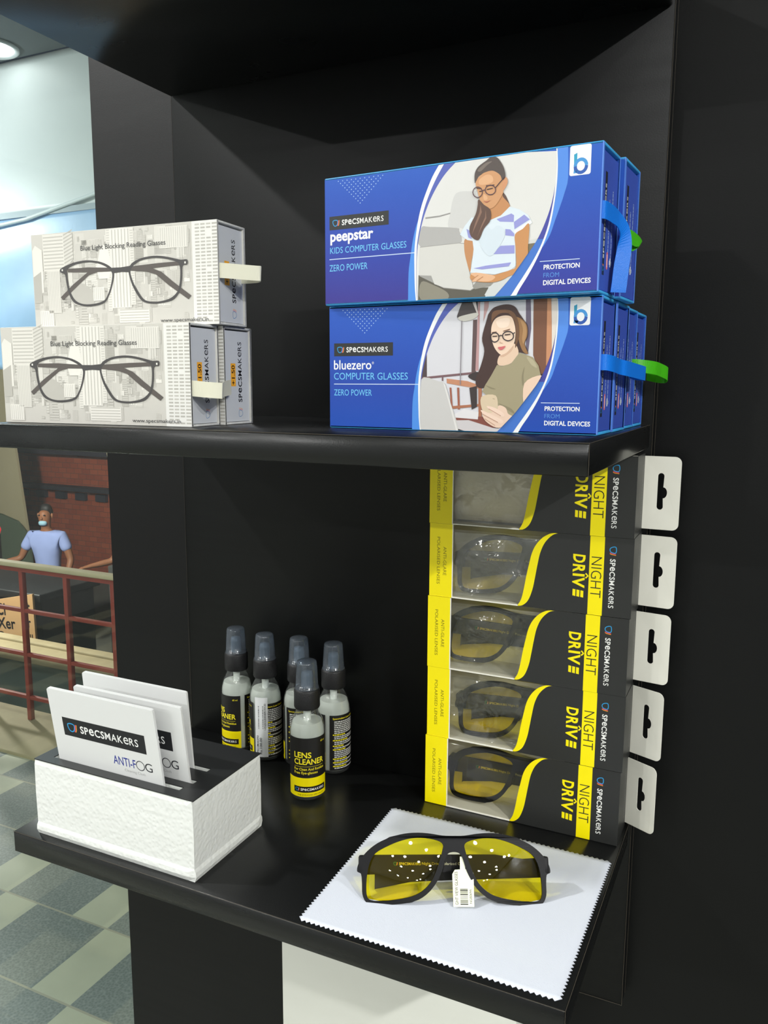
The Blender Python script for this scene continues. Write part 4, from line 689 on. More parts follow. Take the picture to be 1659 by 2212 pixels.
def grey_box(label, loc, rotz, power):
    r = thing('eyewear_box', label, 'box', loc, rotz, 'white reading glasses boxes')
    b = MB(); t = 1.7e-3; Lm, Hm, Tm = GL / 1e3, GH / 1e3, GT / 1e3
    b.box(0, Lm, 0, t, 0, Hm, PAPER, 0.0004, 1); b.box(0, Lm, Tm - t, Tm, 0, Hm, PAPER, 0.0004, 1); b.box(0, Lm, 0.0002, Tm - 0.0002, 0, t, RIM, 0.0005, 2); b.box(0, Lm, 0.0002, Tm - 0.0002, Hm - t, Hm, RIM, 0.0005, 2)
    b.box(Lm - 0.0005, Lm, 0.0001, t, 0.0003, Hm - 0.0003, RIM); b.box(Lm - 0.0005, Lm, Tm - t, Tm, 0.0003, Hm - 0.0003, RIM)
    a = Art(b); city(a)
    fr = P((74, 72, 72)); tmpl = P((92, 86, 82)); K = 22
    lens = P((222, 218, 204))
    for o_, i_ in ((ART_GL_L_O, ART_GL_L_I), (ART_GL_R_O, ART_GL_R_I)):
        a.poly(crom(o_, 3), fr, K + 2, [crom(i_, 3)])
    a.poly(ART_GL_TL, tmpl, K); a.poly(ART_GL_TR, tmpl, K); a.poly(ART_GL_BRIDGE, fr, K + 3)
    for x in (30.0, 144.6): a.rect(x, 43.4, x + 1.3, 44.8, P((230, 228, 220)), K + 4)
    dk = P((72, 72, 72)); a.text('Blue Light Blocking Reading Glasses', 49.6, 57.6, 79.0, 3.5, dk, K + 2, 0.004); a.text('www.specsmakers.in', 122.0, 2.6, 42.0, 2.6, dk, K + 2)
    b.build('sleeve', r)
    b = MB(); b.box(0.003, Lm - 0.0014, t + 4e-4, Tm - t - 4e-4, t + 4e-4, Hm - t - 1.2e-3, GREY)
    a = Art(b, (Lm - 0.0014, 0, 0), (0, 1, 0), (0, 0, 1), (1, 0, 0)); q = a.sub(25.0, 5.6, 90)
    q.icon(0, 0.2, 5.0, 1, 0.35, (60, 120, 170)); q.word(11.0, 0.6, 45.0, 4.6, P((38, 38, 40)), 1)
    s = a.sub(15.2, 29.5, 90); s.rect(-1, -1.2, 16, 5.0, P((244, 172, 48)), 1); s.text(power, 0, 0, 14.6, 3.8, P((34, 26, 18)), 2, 0.015)
    b.build('drawer', r); return r
Z0g = ZM + 2e-4
x, y = place(0.1776, -0.2082, 0.0584, GL / 1e3); g1 = grey_box('white city print reading glasses box, front of the lower pair on the left', (x, y, Z0g), 0.0584, '+1.50')
x, y = place(0.1790, -0.1708, 0.012, GL / 1e3); g2 = dup(g1, (x, y, Z0g), 0.012, 'white reading glasses box behind the lower front one, its whole end label readable')
x, y = place(0.1832, -0.1807, 0.0461, GL / 1e3); g3 = grey_box('white city print reading glasses box stacked on top of the lower pair', (x, y, ZM + 0.0723 + 6e-4), 0.0461, '+1.25')
E0 = GL
ribbon(g3, [((E0 - 2.2, 2.4, 37.5), Z1), ((E0 + 1.5, 2.6, 37.5), Z1), ((E0 + 10, 9, 37), Z1), ((E0 + 20, 17, 36.5), Z1), ((E0 + 22.5, 20.5, 36.5), (0, .1, 1)), ((E0 + 18, 25, 36), (0, .1, 1)), ((E0 + 6, 30, 36.5), Z1), ((E0 - 2.2, 33, 37), Z1)], 10.5, RC)
ribbon(g1, [((E0 - 2.2, 1.9, 27), Z1), ((E0 + 1, 1.9, 27), Z1), ((E0 + 12, 5, 26), (0, .1, 1)), ((E0 + 18.5, 9, 25.5), (0, .1, 1)), ((E0 + 18.5, 11, 25.5), (0, .1, 1)), ((E0 + 14, 20, 26.5), (0, .1, 1)), ((E0 + 8, 36, 27.5), Z1), ((E0 + 6, 42, 28), Z1)], 11.0, RC)
# ---------------------------------------------------------------- spectacles with yellow lenses
FRAME = M('matt_black_frame', (17, 17, 19), 0.5, 0.22, bump=(3000, 0.1)); FRAME_I = M('frame_inner_edge', (30, 26, 20), 0.4)
YEL = clear('yellow_lens', (255, 239, 34), 1.5, 0.0, boost=0.02)
HALF = [(0, 46.8), (8, 47), (17, 48.3), (26, 48.9), (36, 48.2), (46, 45.8), (56, 41.5), (63, 36.5), (68, 31), (70.5, 26), (70.8, 22), (68, 20.5), (67.2, 14), (66.8, 7), (64, 1.8), (58, 0), (47, .3), (36, 1.5), (26, 4), (18.5, 9), (13, 15.5), (9, 23), (6.5, 31), (4.5, 34.5), (2.2, 35.6), (0, 35.8)]
LENSC = [(8, 41), (12, 43.5), (21, 45.2), (31, 45), (41, 42.5), (50, 38.8), (57.5, 34.5), (61.5, 28.5), (63.5, 20), (64, 11), (63.3, 5.5), (60.5, 3), (52, 2.8), (42, 3.8), (31, 6), (23.5, 9.5), (17.5, 15), (13.5, 22), (10.5, 30), (8.3, 37)]
def bow(u): return 0.0065 * (u / 70.0) ** 2
def make_glasses(label, loc, rot, writing):
    r = thing('spectacles', label, 'glasses', loc, 0); r.rotation_euler = rot
    outer = crom(HALF + [(-x, y) for x, y in reversed(HALF[1:-1])], 3)
    ln = crom(LENSC, 3); ln2 = [(-x, y) for x, y in reversed(ln)]
    b = MB(); b.prism([outer, ln, ln2], lambda x, z, d: (x / 1e3, bow(x) + d, z / 1e3), 0.0034, FRAME, FRAME, True)
    for s in (-1, 1):   # end pieces running back to the hinges
        b.box(s * 0.0665 - 0.0035, s * 0.0665 + 0.0035, 0.006, 0.018, 0.021, 0.033, FRAME, 0.0012)
        b.tube([(s * 0.0075, 0.004, 0.030), (s * 0.0095, 0.010, 0.023), (s * 0.0135, 0.012, 0.016)], [0.0012, 0.002, 0.001], FRAME, 8)
    f = b.build('frame', r); md = f.modifiers.new('soft', 'BEVEL'); md.width = 0.0005; md.segments = 2; md.limit_method = 'ANGLE'
    for s in (-1, 1):
        b = MB(); cx = sum(p[0] for p in ln) / len(ln) * s; cz = sum(p[1] for p in ln) / len(ln); n = len(ln); dome = lambda x, z: bow(x) + 0.0002 + ((x - cx) ** 2 + (z - cz) ** 2) * 1e-6 / (2 * 0.145); vs = [(cx / 1e3, dome(cx, cz), cz / 1e3)]; fs = []
        R = 9
        for j in range(1, R + 1):
            k = j / R * 1.035
            for p in ln: x = cx + (p[0] * s - cx) * k; z = cz + (p[1] - cz) * k; vs.append((x / 1e3, dome(x, z), z / 1e3))
        for i in range(n):
            fs.append((0, 1 + i, 1 + (i + 1) % n))
            for j in range(R - 1): a0 = 1 + j * n; fs.append((a0 + i, a0 + n + i, a0 + n + (i + 1) % n, a0 + (i + 1) % n))
        b.add(vs, fs, YEL, True); b.build('lens', r)
    for s, y0, z0, z1 in ((-1, 0.0105, 0.0265, 0.0290), (1, 0.0165, 0.0250, 0.0190)):
        b = MB(); path = []
        for k in range(15):
            q = k / 14; x = s * (0.066 - 0.124 * q); wd = 13.5 - 3.0 * q
            z = z0 + (z1 - z0) * q - (0.004 * max(0, q - 0.78) / 0.22); path.append((x, y0 + 0.004 * math.sin(q * PI), z, wd))
        vs, fs = [], []
        for x, y, z, wd in path:
            hw = wd / 2e3
            vs += [(x, y - 0.0014, z - hw), (x, y - 0.0014, z + hw), (x, y + 0.0014, z + hw), (x, y + 0.0014, z - hw)]
        K = len(path)
        for i in range(K - 1):
            for j in range(4): fs.append((4 * i + j, 4 * i + (j + 1) % 4, 4 * i + 4 + (j + 1) % 4, 4 * i + 4 + j))
        fs += [(0, 1, 2, 3), (4 * K - 1, 4 * K - 2, 4 * K - 3, 4 * K - 4)]
        b.add(vs, fs, FRAME)
        if s < 0 and writing:
            ink = P((206, 202, 170)); a = Art(b, (0, y0 - 0.0015 + 0.0036, 0), base=0.004); aa = Art(b, (0, y0 - 0.0016, 0), base=0.0)
            aa.at = lambda X, Y, l: Vector((X / 1e3, y0 + 0.004 * math.sin(min(1, max(0, (0.066 + X / 1e3) / 0.124)) * PI) - 0.00150 - 1e-5 * l, Y / 1e3))
            aa.icon(-44, 26.2, 2.2, 1); aa.word(-40, 26.4, 16, 1.8, ink, 1); aa.text('Night Drive Polarized CE', -23, 26.6, 30, 1.8, ink, 1)
        t = b.build('temple', r); md = t.modifiers.new('soft', 'BEVEL'); md.width = 0.0006; md.segments = 2; md.limit_method = 'ANGLE'
    return r
# ---------------------------------------------------------------- night driving boxes
NL, NT_, NH = 167.7, 37.3, 62.9
YI = P((250, 232, 0), 0.4); BI = M('black_carton', (38, 39, 38), 0.42, 0.45, bump=(1400, 0.08)); CREAM = M('cream_carton_inside', (236, 232, 216), 0.7, 0.3); TABM = M('white_hang_tab', (242, 240, 228), 0.5, 0.4)
FILM = clear('clear_film', (250, 250, 248), 1.5, 0.04, bump=(30, 0.25), boost=0.0)
N_IN = [(108.5, 62.9), (103, 62.0), (97, 58.4), (92, 52.6), (88.6, 45.3), (86.4, 35.6), (84.4, 25.2), (82.6, 14), (80.6, 5.5), (77.5, 0)]
N_OUT = [(109.5, 62.9), (104.5, 60.8), (98.9, 54.6), (95.3, 46), (93.3, 35.6), (91.7, 25.4), (89.8, 14.8), (86.5, 5.6), (82, 1), (77.5, 0)]
def night_carton():
    b = MB(); L_, T_, H_ = NL / 1e3, NT_ / 1e3, NH / 1e3; e = 0.0005
    curve = crom(N_IN, 4, False)
    b.box(0, 0.0208, 0, e, 0, H_, YI)
    b.prism([[(x, max(0, min(NH, y))) for x, y in curve] + [(NL, 0), (NL, NH)]], lambda x, z, d: (x / 1e3, d, z / 1e3), e, BI)
    b.box(0, e, e, T_, 0, H_, YI); b.box(L_ - e, L_, e, T_, 0, H_, BI); b.box(e, L_ - e, T_ - e, T_, 0, H_, BI)
    b.box(e, L_ - e, e, T_ - e, 0, e, BI); b.box(e, L_ - e, 0.010, T_ - e, H_ - e, H_, BI)
    i = 0.0004   # cream lining
    b.box(e, L_ - e, T_ - e - i, T_ - e, e, H_ - e, CREAM); b.box(e, L_ - e, e, T_ - e - i, e, e + i, CREAM); b.box(e, L_ - e, 0.010, T_ - e - i, H_ - e - i, H_ - e, CREAM)
    b.box(e, e + i, e, T_ - e, e, H_ - e, CREAM); b.box(0.122, 0.1224, e, T_ - e, e, H_ - e, CREAM)
    b.box(0.021, 0.078, -0.0002, 0.0006, 0, 0.0008, TABM); b.box(0.0203, 0.0210, -0.0001, 0.0006, 0, H_, TABM)
    a = Art(b); lim = lambda pts: [(x, max(0.2, min(NH - 0.2, y))) for x, y in pts]
    a.poly(lim(crom(N_OUT, 4, False)) + list(reversed(lim(curve))), YI, 2)
    a.poly([(134.4, 0), (145.6, 0), (145.6, NH), (134.4, NH)], YI, 2)
    # lettering runs down the box
    q = a.sub(122.0, 47.5, -90); q.text('D', 0, 0, 6.6, 8.9, YI, 3, 0.03, 0.04); q.text('R', 8.0, 0, 6.6, 8.9, YI, 3, 0.03, 0.04); q.text('I', 15.6, 0, 2.0, 8.9, YI, 3, 0.02); q.line([(14.8, 9.9), (16.7, 11.7), (18.6, 9.9)], 1.2, YI, 3); q.text('V', 18.2, 0, 8.6, 8.9, YI, 3, 0.03)
    for k in range(3): q.poly([(28.2 + .3 * k, 0.2 + 3.1 * k), (33.6 + .3 * k, 0.2 + 3.1 * k), (33.9 + .3 * k, 2.5 + 3.1 * k), (28.5 + .3 * k, 2.5 + 3.1 * k)], YI, 3)
    q = a.sub(135.9, 46.6, -90); q.text('NIGHT', 0, 0, 32.4, 8.2, P((40, 40, 34)), 4, -0.012)
    q = a.sub(150.2, 46.0, -90); q.word(0, 0, 39.0, 3.9, P((236, 236, 232)), 3)
    q = a.sub(149.6, 55.6, -90); q.icon(0, 0, 5.0, 3, 0.6)
    q = a.sub(6.8, 51.4, -90); q.text('POLARISED LENSES', 0, 0, 40.6, 2.6, P((120, 108, 10)), 2)
    q = a.sub(12.4, 43.4, -90); q.text('ANTI-GLARE', 0, 0, 24.6, 2.8, P((120, 108, 10)), 2)
    a2 = Art(b, (L_, 0, 0), (0, 1, 0), (0, 0, 1), (1, 0, 0)); q = a2.sub(29.0, 56, -90); q.scribble(2, 46, 0, 0.5, P((190, 190, 180)), 4, 1)
    return b
def night_tab():
    b = MB(); w_, z0, z1, rr = 28.0, 2.6, 60.6, 5.0; out = [(0, z0), (w_ - rr, z0)] + [(w_ - rr + rr * math.sin(k * PI / 12), z0 + rr - rr * math.cos(k * PI / 12)) for k in range(1, 7)] + [(w_ - rr + rr * math.cos(k * PI / 12), z1 - rr + rr * math.sin(k * PI / 12)) for k in range(0, 7)] + [(0, z1)]
    h0, h1, hx, hr = 18.5, 47.5, 13.2, 2.35; hole = []
    for k in range(9): a_ = PI + k * PI / 8; hole.append((hx + hr * math.cos(a_), h0 + hr + hr * math.sin(a_)))
    mid = (h0 + h1) / 2 - 1
    for k in range(9): a_ = -PI / 2 + k * PI / 8; hole.append((hx + hr + 3.0 * math.cos(a_) - 0.4, mid + 4.4 * math.sin(a_)))
    for k in range(9): a_ = k * PI / 8; hole.append((hx + hr * math.cos(a_), h1 - hr + hr * math.sin(a_)))
    b.prism([out, hole], lambda x, z, d: (x / 1e3, d - 0.0016 * (x / 28.0) ** 2, z / 1e3), 0.0005, TABM)
    return b
CART = TAB = FLM = None
night_boxes = []
NAMES = ['lowest', 'second from the bottom', 'middle', 'fourth from the bottom', 'topmost']
NX, NY = 0.4570 - 0.1677, -0.0395
TABANG = [-0.42, -0.34, -0.10, -0.06, 0.02]; OFFS = [(0, 0), (0.0010, 0.0003), (0.0006, 0), (0.0014, 0.0004), (0.0010, 0)]
for k in range(5):
    r = thing('eyewear_box', 'black and yellow night driving glasses box, %s of the stack of five' % NAMES[k], 'box', (NX + OFFS[k][0], NY + OFFS[k][1], 2e-4 + k * 0.0631), 0, 'stacked night driving boxes')
    if k == 0:
        c = night_carton().build('carton', r); tb = night_tab().build('hang_tab', r)
        f = MB(); f.box(0.0212, 0.108, 0.0007, 0.0008, 0.001, NH / 1e3 - 0.004, FILM); f.add([(0.0212 + 0.0868 * i, 0.0007 + 0.010 * (1 - math.cos(j * PI / 12)), NH / 1e3 - 0.004 + 0.0032 * math.sin(j * PI / 12)) for i in (0, 1) for j in range(7)], [(j, j + 1, j + 8, j + 7) for j in range(6)], FILM, True); fl = f.build('window_film', r)
    else:
        c2, tb2, fl2 = c.copy(), tb.copy(), fl.copy()
        for o in (c2, tb2, fl2): COL.objects.link(o); o.parent = r
        tb = tb2
    tb.location = (NL / 1e3 - 0.0003, NT_ / 1e3 - 0.0007, 0); tb.rotation_euler = (0, 0, TABANG[k]); night_boxes.append(r)
# what shows inside the boxes
mainG = make_glasses('folded black spectacles with yellow lenses lying on the white cloth', (0.3672, -0.1715, 0.0024), (-0.52, 0, 0.4388), True)
mainG.scale = (0.99, 0.99, 0.99)
BAG = clear('crinkled_bag', (246, 246, 244), 1.45, 0.08, body=0.02, body_rgb=(216, 216, 206), bump=(75, 1.0), boost=0.05)
BAG2 = clear('crinkled_bag_thick', (240, 240, 236), 1.45, 0.12, body=0.12, body_rgb=(206, 208, 204), bump=(70, 1.0), boost=0.10)
def bag(label, k, m, seed):
    rnd = random.Random(seed); nx, nz = 46, 30; ph = [rnd.uniform(0, 6.28) for _ in range(8)]; vs, fs = [], []
    for j in range(nz + 1):
        for i in range(nx + 1):
            x = 0.019 + 0.094 * i / nx; z = 0.0022 + 0.054 * j / nz
            y = 0.0036 + 0.0009 * (math.sin(90 * x + 130 * z + ph[0]) + 0.7 * math.sin(210 * z - 80 * x + ph[1]) + 0.5 * math.sin(300 * x + ph[2]) * math.sin(170 * z + ph[3]))
            vs.append((x, y - 0.0002, z))
    for j in range(nz):
        for i in range(nx): q = j * (nx + 1) + i; fs.append((q, q + 1, q + nx + 2, q + nx + 1))
    b = MB(); b.add(vs, fs, m, True); o = b.build('plastic_bag', loc=tuple(night_boxes[k].location)); return tag(o, label, 'bag')
for k, (dx, dz, tilt, ry, lab) in enumerate(((0.083, 0.0030, -0.06, 0.02, 'yellow lens spectacles inside the lowest night driving box'), (0.090, 0.0030, -0.04, -0.03, 'yellow lens spectacles inside the second night driving box from the bottom'), (0.078, 0.0032, -0.05, 0.04, 'yellow lens spectacles inside the middle night driving box'), (0.086, 0.0040, -0.04, -0.02, 'dark framed spectacles crumpled in plastic inside the fourth night driving box from the bottom'))):
    o = night_boxes[k].location; g_ = dup(mainG, (o.x + dx, o.y + 0.0085, o.z + dz), 0, lab, 'spectacles inside the boxes'); g_.rotation_euler = (tilt, ry, 0); g_.scale = (0.98, 0.98, 1.06)
bag('clear crinkled plastic bag around the spectacles in the middle night driving box', 2, BAG, 4)
bag('thin clear plastic bag around the spectacles in the second lowest night driving box', 1, BAG, 14)
bag('thick crinkled plastic bag filling the window of the fourth night driving box', 3, BAG2, 7)
o = night_boxes[4].location
b = MB(); nx, nz = 40, 20; vs, fs = [], []
for side in (0, 1):
    for j in range(nz + 1):
        for i in range(nx + 1):
            u, v = i / nx, j / nz; puff = (math.sin(u * PI) ** 0.4) * (math.sin(v * PI) ** 0.5); y = 0.014 + (1 if side else -1) * 0.0085 * puff + 0.0012 * math.sin(9 * u + 5 * v) * puff; vs.append((0.012 + 0.10 * u, y, 0.0025 + 0.054 * v))
    k0 = side * (nx + 1) * (nz + 1)
    for j in range(nz):
        for i in range(nx): q = k0 + j * (nx + 1) + i; fs.append((q, q + 1, q + nx + 2, q + nx + 1))
b.add(vs, fs, M('beige_pouch', (222, 210, 180), 0.7, 0.4, bump=(120, 0.3), var=(30, 0.12)), True); tag(b.build('pouch', loc=tuple(o)), 'beige pouch showing in the window of the topmost night driving box', 'pouch')
bag('clear plastic bag around the beige pouch in the topmost night driving box', 4, BAG, 21)

# ---------------------------------------------------------------- spray bottles
BOT = clear('clear_bottle_plastic', (246, 248, 246), 1.46, 0.03, body=0.04, boost=0.015); LIQ = clear('cloudy_liquid', (232, 236, 230), 1.33, 0.05, body=0.8, body_rgb=(240, 244, 238))
CAPM = clear('smoky_clear_cap', (196, 206, 216), 1.48, 0.10, body=0.22, body_rgb=(160, 170, 180), boost=0.02); COLL = M('black_ribbed_collar', (26, 26, 27), 0.5, 0.4, bump=(1200, 0.4)); TUBE = M('white_pump_tube', (214, 218, 214), 0.4)
LB = M('label_black', (26, 25, 24), 0.4, 0.4); LY = P((236, 218, 0), 0.4); YT = P((238, 222, 40)); WT = P((206, 206, 200))
def label_mesh(front):
    b = MB(); R = 0.01605
    wr = lambda x, y, h: Vector(((R + h) * math.sin(x / (R * 1e3)), -(R + h) * math.cos(x / (R * 1e3)), y * 1e-3))
    a = Art(b, warp=wr, base=0); a.STEP = 5e-5
    if front:
        a.rect(-21, 22.4, 21, 59.6, LB, 0); a.rect(-21, 4.6, 21, 22.4, LY, 0); a.rect(-21, 59.0, 21, 59.8, P((214, 196, 30)), 1) if False else None
        a.text('LENS', -12.6, 41.4, 16.2, 5.0, YT, 2, 0.020); a.text('CLEANER', -12.6, 35.2, 28.6, 5.0, YT, 2, 0.020)
        for k in range(14): a.rect(-12.6 + 2 * k, 33.0, -10.6 + 2 * k, 33.35, P((190, 176, 40)), 2)
        a.text('For Clean And Residue', -12.6, 29.6, 29.0, 2.3, YT, 2, 0.008); a.text('Free Eye-glasses', -12.6, 26.2, 22.0, 2.3, YT, 2, 0.008); a.text('60 ml', 13.0, 54.5, 5.0, 1.8, YT, 2)
        a.rect(-13.2, 8.8, 18.4, 14.4, P((28, 26, 24)), 2); a.icon(-11.4, 10.2, 2.9, 4, 0.4); a.word(-6.4, 10.6, 22.6, 2.2, P((236, 236, 230)), 4); a.text('THE EYEWEAR SPECIALIST', -9.6, 5.8, 25.4, 1.35, P((70, 62, 10)), 2)
    else:
        a.rect(-23, 4.6, 23, 59.6, LB, 0)
        rnd = random.Random(5)
        a.text('Specsmakers Lens Cleaner', -20, 55.6, 27, 1.7, YT, 2, 0.006)
        for k in range(26):
            y = 52.8 - 1.85 * k; head = k in (7, 10, 13, 15, 20, 22, 24); a.scribble(-20 if head else -18.6, -20 + (rnd.uniform(9, 17) if head else rnd.uniform(27, 38)), y, 1.05, YT if head else WT, k, 2)
    return b
def ring_mesh(prof, m, n=48):
    b = MB(); b.lathe(prof, m, n); return b
def make_bottle(label, loc, rotz):
    r = thing('spray_bottle', label, 'bottle', loc, rotz, 'lens cleaner spray bottles')
    ring_mesh([(0.0120, 0.0012), (0.0135, 0.0), (0.0152, 0.0015), (0.0158, 0.0042), (0.0158, 0.0610), (0.0152, 0.0660), (0.0136, 0.0720), (0.0114, 0.0768), (0.0099, 0.0800), (0.0096, 0.0850)], BOT).build('bottle_body', r)
    ring_mesh([(0.0110, 0.0026), (0.0140, 0.0030), (0.0150, 0.0052), (0.0150, 0.0606), (0.0145, 0.0655), (0.0132, 0.0700), (0.0129, 0.0708)], LIQ).build('liquid', r)
    label_mesh(True).build('front_label', r); o = label_mesh(False).build('back_label', r); o.rotation_euler = (0, 0, 3.02)
    b = MB(); b.lathe([(0.0113, 0.0832), (0.0116, 0.0842), (0.0115, 0.0990), (0.0108, 0.1008), (0.0060, 0.1012)], COLL, 48); b.build('collar', r)
    b = MB(); b.tube([(0, 0, 0.006), (0, 0, 0.076)], 0.0019, TUBE, 12); b.lathe([(0.0024, 0.066), (0.0032, 0.071), (0.0036, 0.083)], TUBE, 20); b.build('dip_tube', r)
    b = MB(); b.lathe([(0.0052, 0.1012), (0.0052, 0.112), (0.0046, 0.116), (0.001, 0.1165)], M('spray_nozzle', (120, 130, 138), 0.4), 24); b.build('spray_nozzle', r)
    b = MB(); b.lathe([(0.0108, 0.1008), (0.0108, 0.1018), (0.0101, 0.1024), (0.0097, 0.1120), (0.0089, 0.1236), (0.0084, 0.1254), (0.0070, 0.1260), (0.0, 0.1258)], CAPM, 48, caps=False); b.build('cap', r)
    return r
FB = make_bottle('foremost lens cleaner spray bottle, its yellow and black front label facing out', (0.1880, -0.0725, 2e-4), math.radians(30))
dup(FB, (0.1850, -0.0180, 2e-4), math.radians(-76), 'lens cleaner spray bottle at the right end of the back row')
dup(FB, (0.0730, -0.0180, 2e-4), math.radians(-28), 'lens cleaner spray bottle at the left end of the back row, nearest the foam block')
BARB = dup(FB, (0.1105, -0.0225, 2e-4), math.radians(-90), 'lens cleaner spray bottle with a white barcode price sticker')
dup(FB, (0.1470, -0.0180, 2e-4), math.radians(-112), 'lens cleaner spray bottle hidden behind the forward one')
b = MB(); R_ = 0.01625; PH0 = math.radians(25)
a = Art(b, warp=lambda x, y, h: Vector(((R_ + h) * math.sin(x / (R_ * 1e3)), -(R_ + h) * math.cos(x / (R_ * 1e3)), y * 1e-3)), base=0); a.STEP = 5e-5
a.rect(-6.5, 5.0, 6.5, 66.0, P((226, 228, 228)), 0)
class _R: pass
q = Art(b); q.STEP = 5e-5; q.at = lambda X, Y, l: a.at(-Y, X, l)
K_ = P((40, 40, 40)); q.barcode(34, -2.0, 25, 5.0, K_, 3, 2, 40); q.text('LENSCLEANER10120', 33, -4.6, 27, 1.7, K_, 2); q.text('SPECSMAKERS', 8, 3.0, 19, 2.0, K_, 2, 0.01); q.text('Rs.100.00', 8, -0.4, 17, 2.2, K_, 2, 0.01)
o = b.build('price_sticker', BARB); o.rotation_euler = (0, 0, math.radians(90 + 17))

# ---------------------------------------------------------------- foam holder with cleaning cloth packets
FX, FY, FL_, FT_, FH_ = 0.1811 - 0.160, -0.2262, 0.160, 0.0885, 0.0640
m, t, b_ = newmat('bead_foam'); N = t.nodes; L = t.links; b_.inputs['Base Color'].default_value = col((222, 224, 220)); b_.inputs['Roughness'].default_value = 0.65; b_.inputs['Specular IOR Level'].default_value = 0.4
tc = N.new('ShaderNodeTexCoord'); vo = N.new('ShaderNodeTexVoronoi'); vo.inputs['Scale'].default_value = 330; vo.feature = 'SMOOTH_F1'; n1 = N.new('ShaderNodeTexNoise'); n1.inputs['Scale'].default_value = 60
L.new(tc.outputs['Object'], vo.inputs['Vector']); L.new(tc.outputs['Object'], n1.inputs['Vector'])
ad = N.new('ShaderNodeMath'); ad.operation = 'MULTIPLY_ADD'; L.new(n1.outputs['Fac'], ad.inputs[0]); ad.inputs[1].default_value = 0.8; L.new(vo.outputs['Distance'], ad.inputs[2])
bp = N.new('ShaderNodeBump'); bp.inputs['Strength'].default_value = 0.6; bp.inputs['Distance'].default_value = 0.0008; L.new(ad.outputs[0], bp.inputs['Height']); L.new(bp.outputs['Normal'], b_.inputs['Normal']); FOAM = m
fm = thing('card_holder', 'white foam block with a black slotted top holding the packets', 'holder', (FX, FY, 2e-4))
SLOTS = [(0.012, 0.1410, 0.0090, 0.0144), (0.020, 0.1440, 0.0216, 0.0274), (0.012, 0.1410, 0.0423, 0.0482)]
SLOTS2 = [[(x0 * 1e3, y0 * 1e3), (x1 * 1e3, y0 * 1e3), (x1 * 1e3, y1 * 1e3), (x0 * 1e3, y1 * 1e3)] for x0, x1, y0, y1 in SLOTS]
b = MB(); rnd = random.Random(2); prof = [(0.0, 0.0), (0.0016, 0.004), (0.0013, 0.0075), (0.0, 0.010), (0.0004, 0.035), (0.0, 0.060), (-0.0008, FH_)]
ring = []
n_ = 30
for z_i, (d, z) in enumerate(prof):
    loop = [(x, -d) for x in [FL_ * i / n_ for i in range(n_)]] + [(FL_ + d, FT_ * i / 14) for i in range(14)] + [(FL_ - FL_ * i / n_, FT_ + d) for i in range(n_)] + [(-d, FT_ - FT_ * i / 14) for i in range(14)]
    ring.append([(x + rnd.uniform(-.00003, .00003), y + rnd.uniform(-.00003, .00003), z) for x, y in loop])
K = len(ring[0]); vs = [p for rg in ring for p in rg]
b.add(vs, [(j * K + i, j * K + (i + 1) % K, (j + 1) * K + (i + 1) % K, (j + 1) * K + i) for j in range(len(prof) - 1) for i in range(K)], FOAM, False)
b.add(ring[0], [tuple(reversed(range(K)))], FOAM)
outer = [(p[0] * 1e3, p[1] * 1e3) for p in ring[-1]]
loops = [outer] + SLOTS2; tri = tessellate_polygon([[Vector((x, y, 0)) for x, y in lp] for lp in loops]); b.add([(x / 1e3, y / 1e3, FH_) for lp in loops for x, y in lp], tri, FOAM)
for lp in SLOTS2:
    vs = [(x / 1e3, y / 1e3, FH_) for x, y in lp] + [(x / 1e3, y / 1e3, FH_ - 0.022) for x, y in lp]; b.add(vs, [(i, (i + 1) % 4, 4 + (i + 1) % 4, 4 + i) for i in range(4)] + [(4, 5, 6, 7)], FOAM)
b.build('foam_block', fm)
b = MB(); b.prism([[(-0.3, 0.3), (FL_ * 1e3 + 0.5, 0.3), (FL_ * 1e3 + 0.5, FT_ * 1e3 + 0.3), (-0.3, FT_ * 1e3 + 0.3)]] + SLOTS2, lambda x, y, d: (x / 1e3, y / 1e3, FH_ + d), 0.0009, M('black_top_sheet', (38, 39, 40), 0.35, 0.5)); b.build('top_sheet', fm)
WPK = M('white_packet_card', (220, 221, 220), 0.5, 0.4)
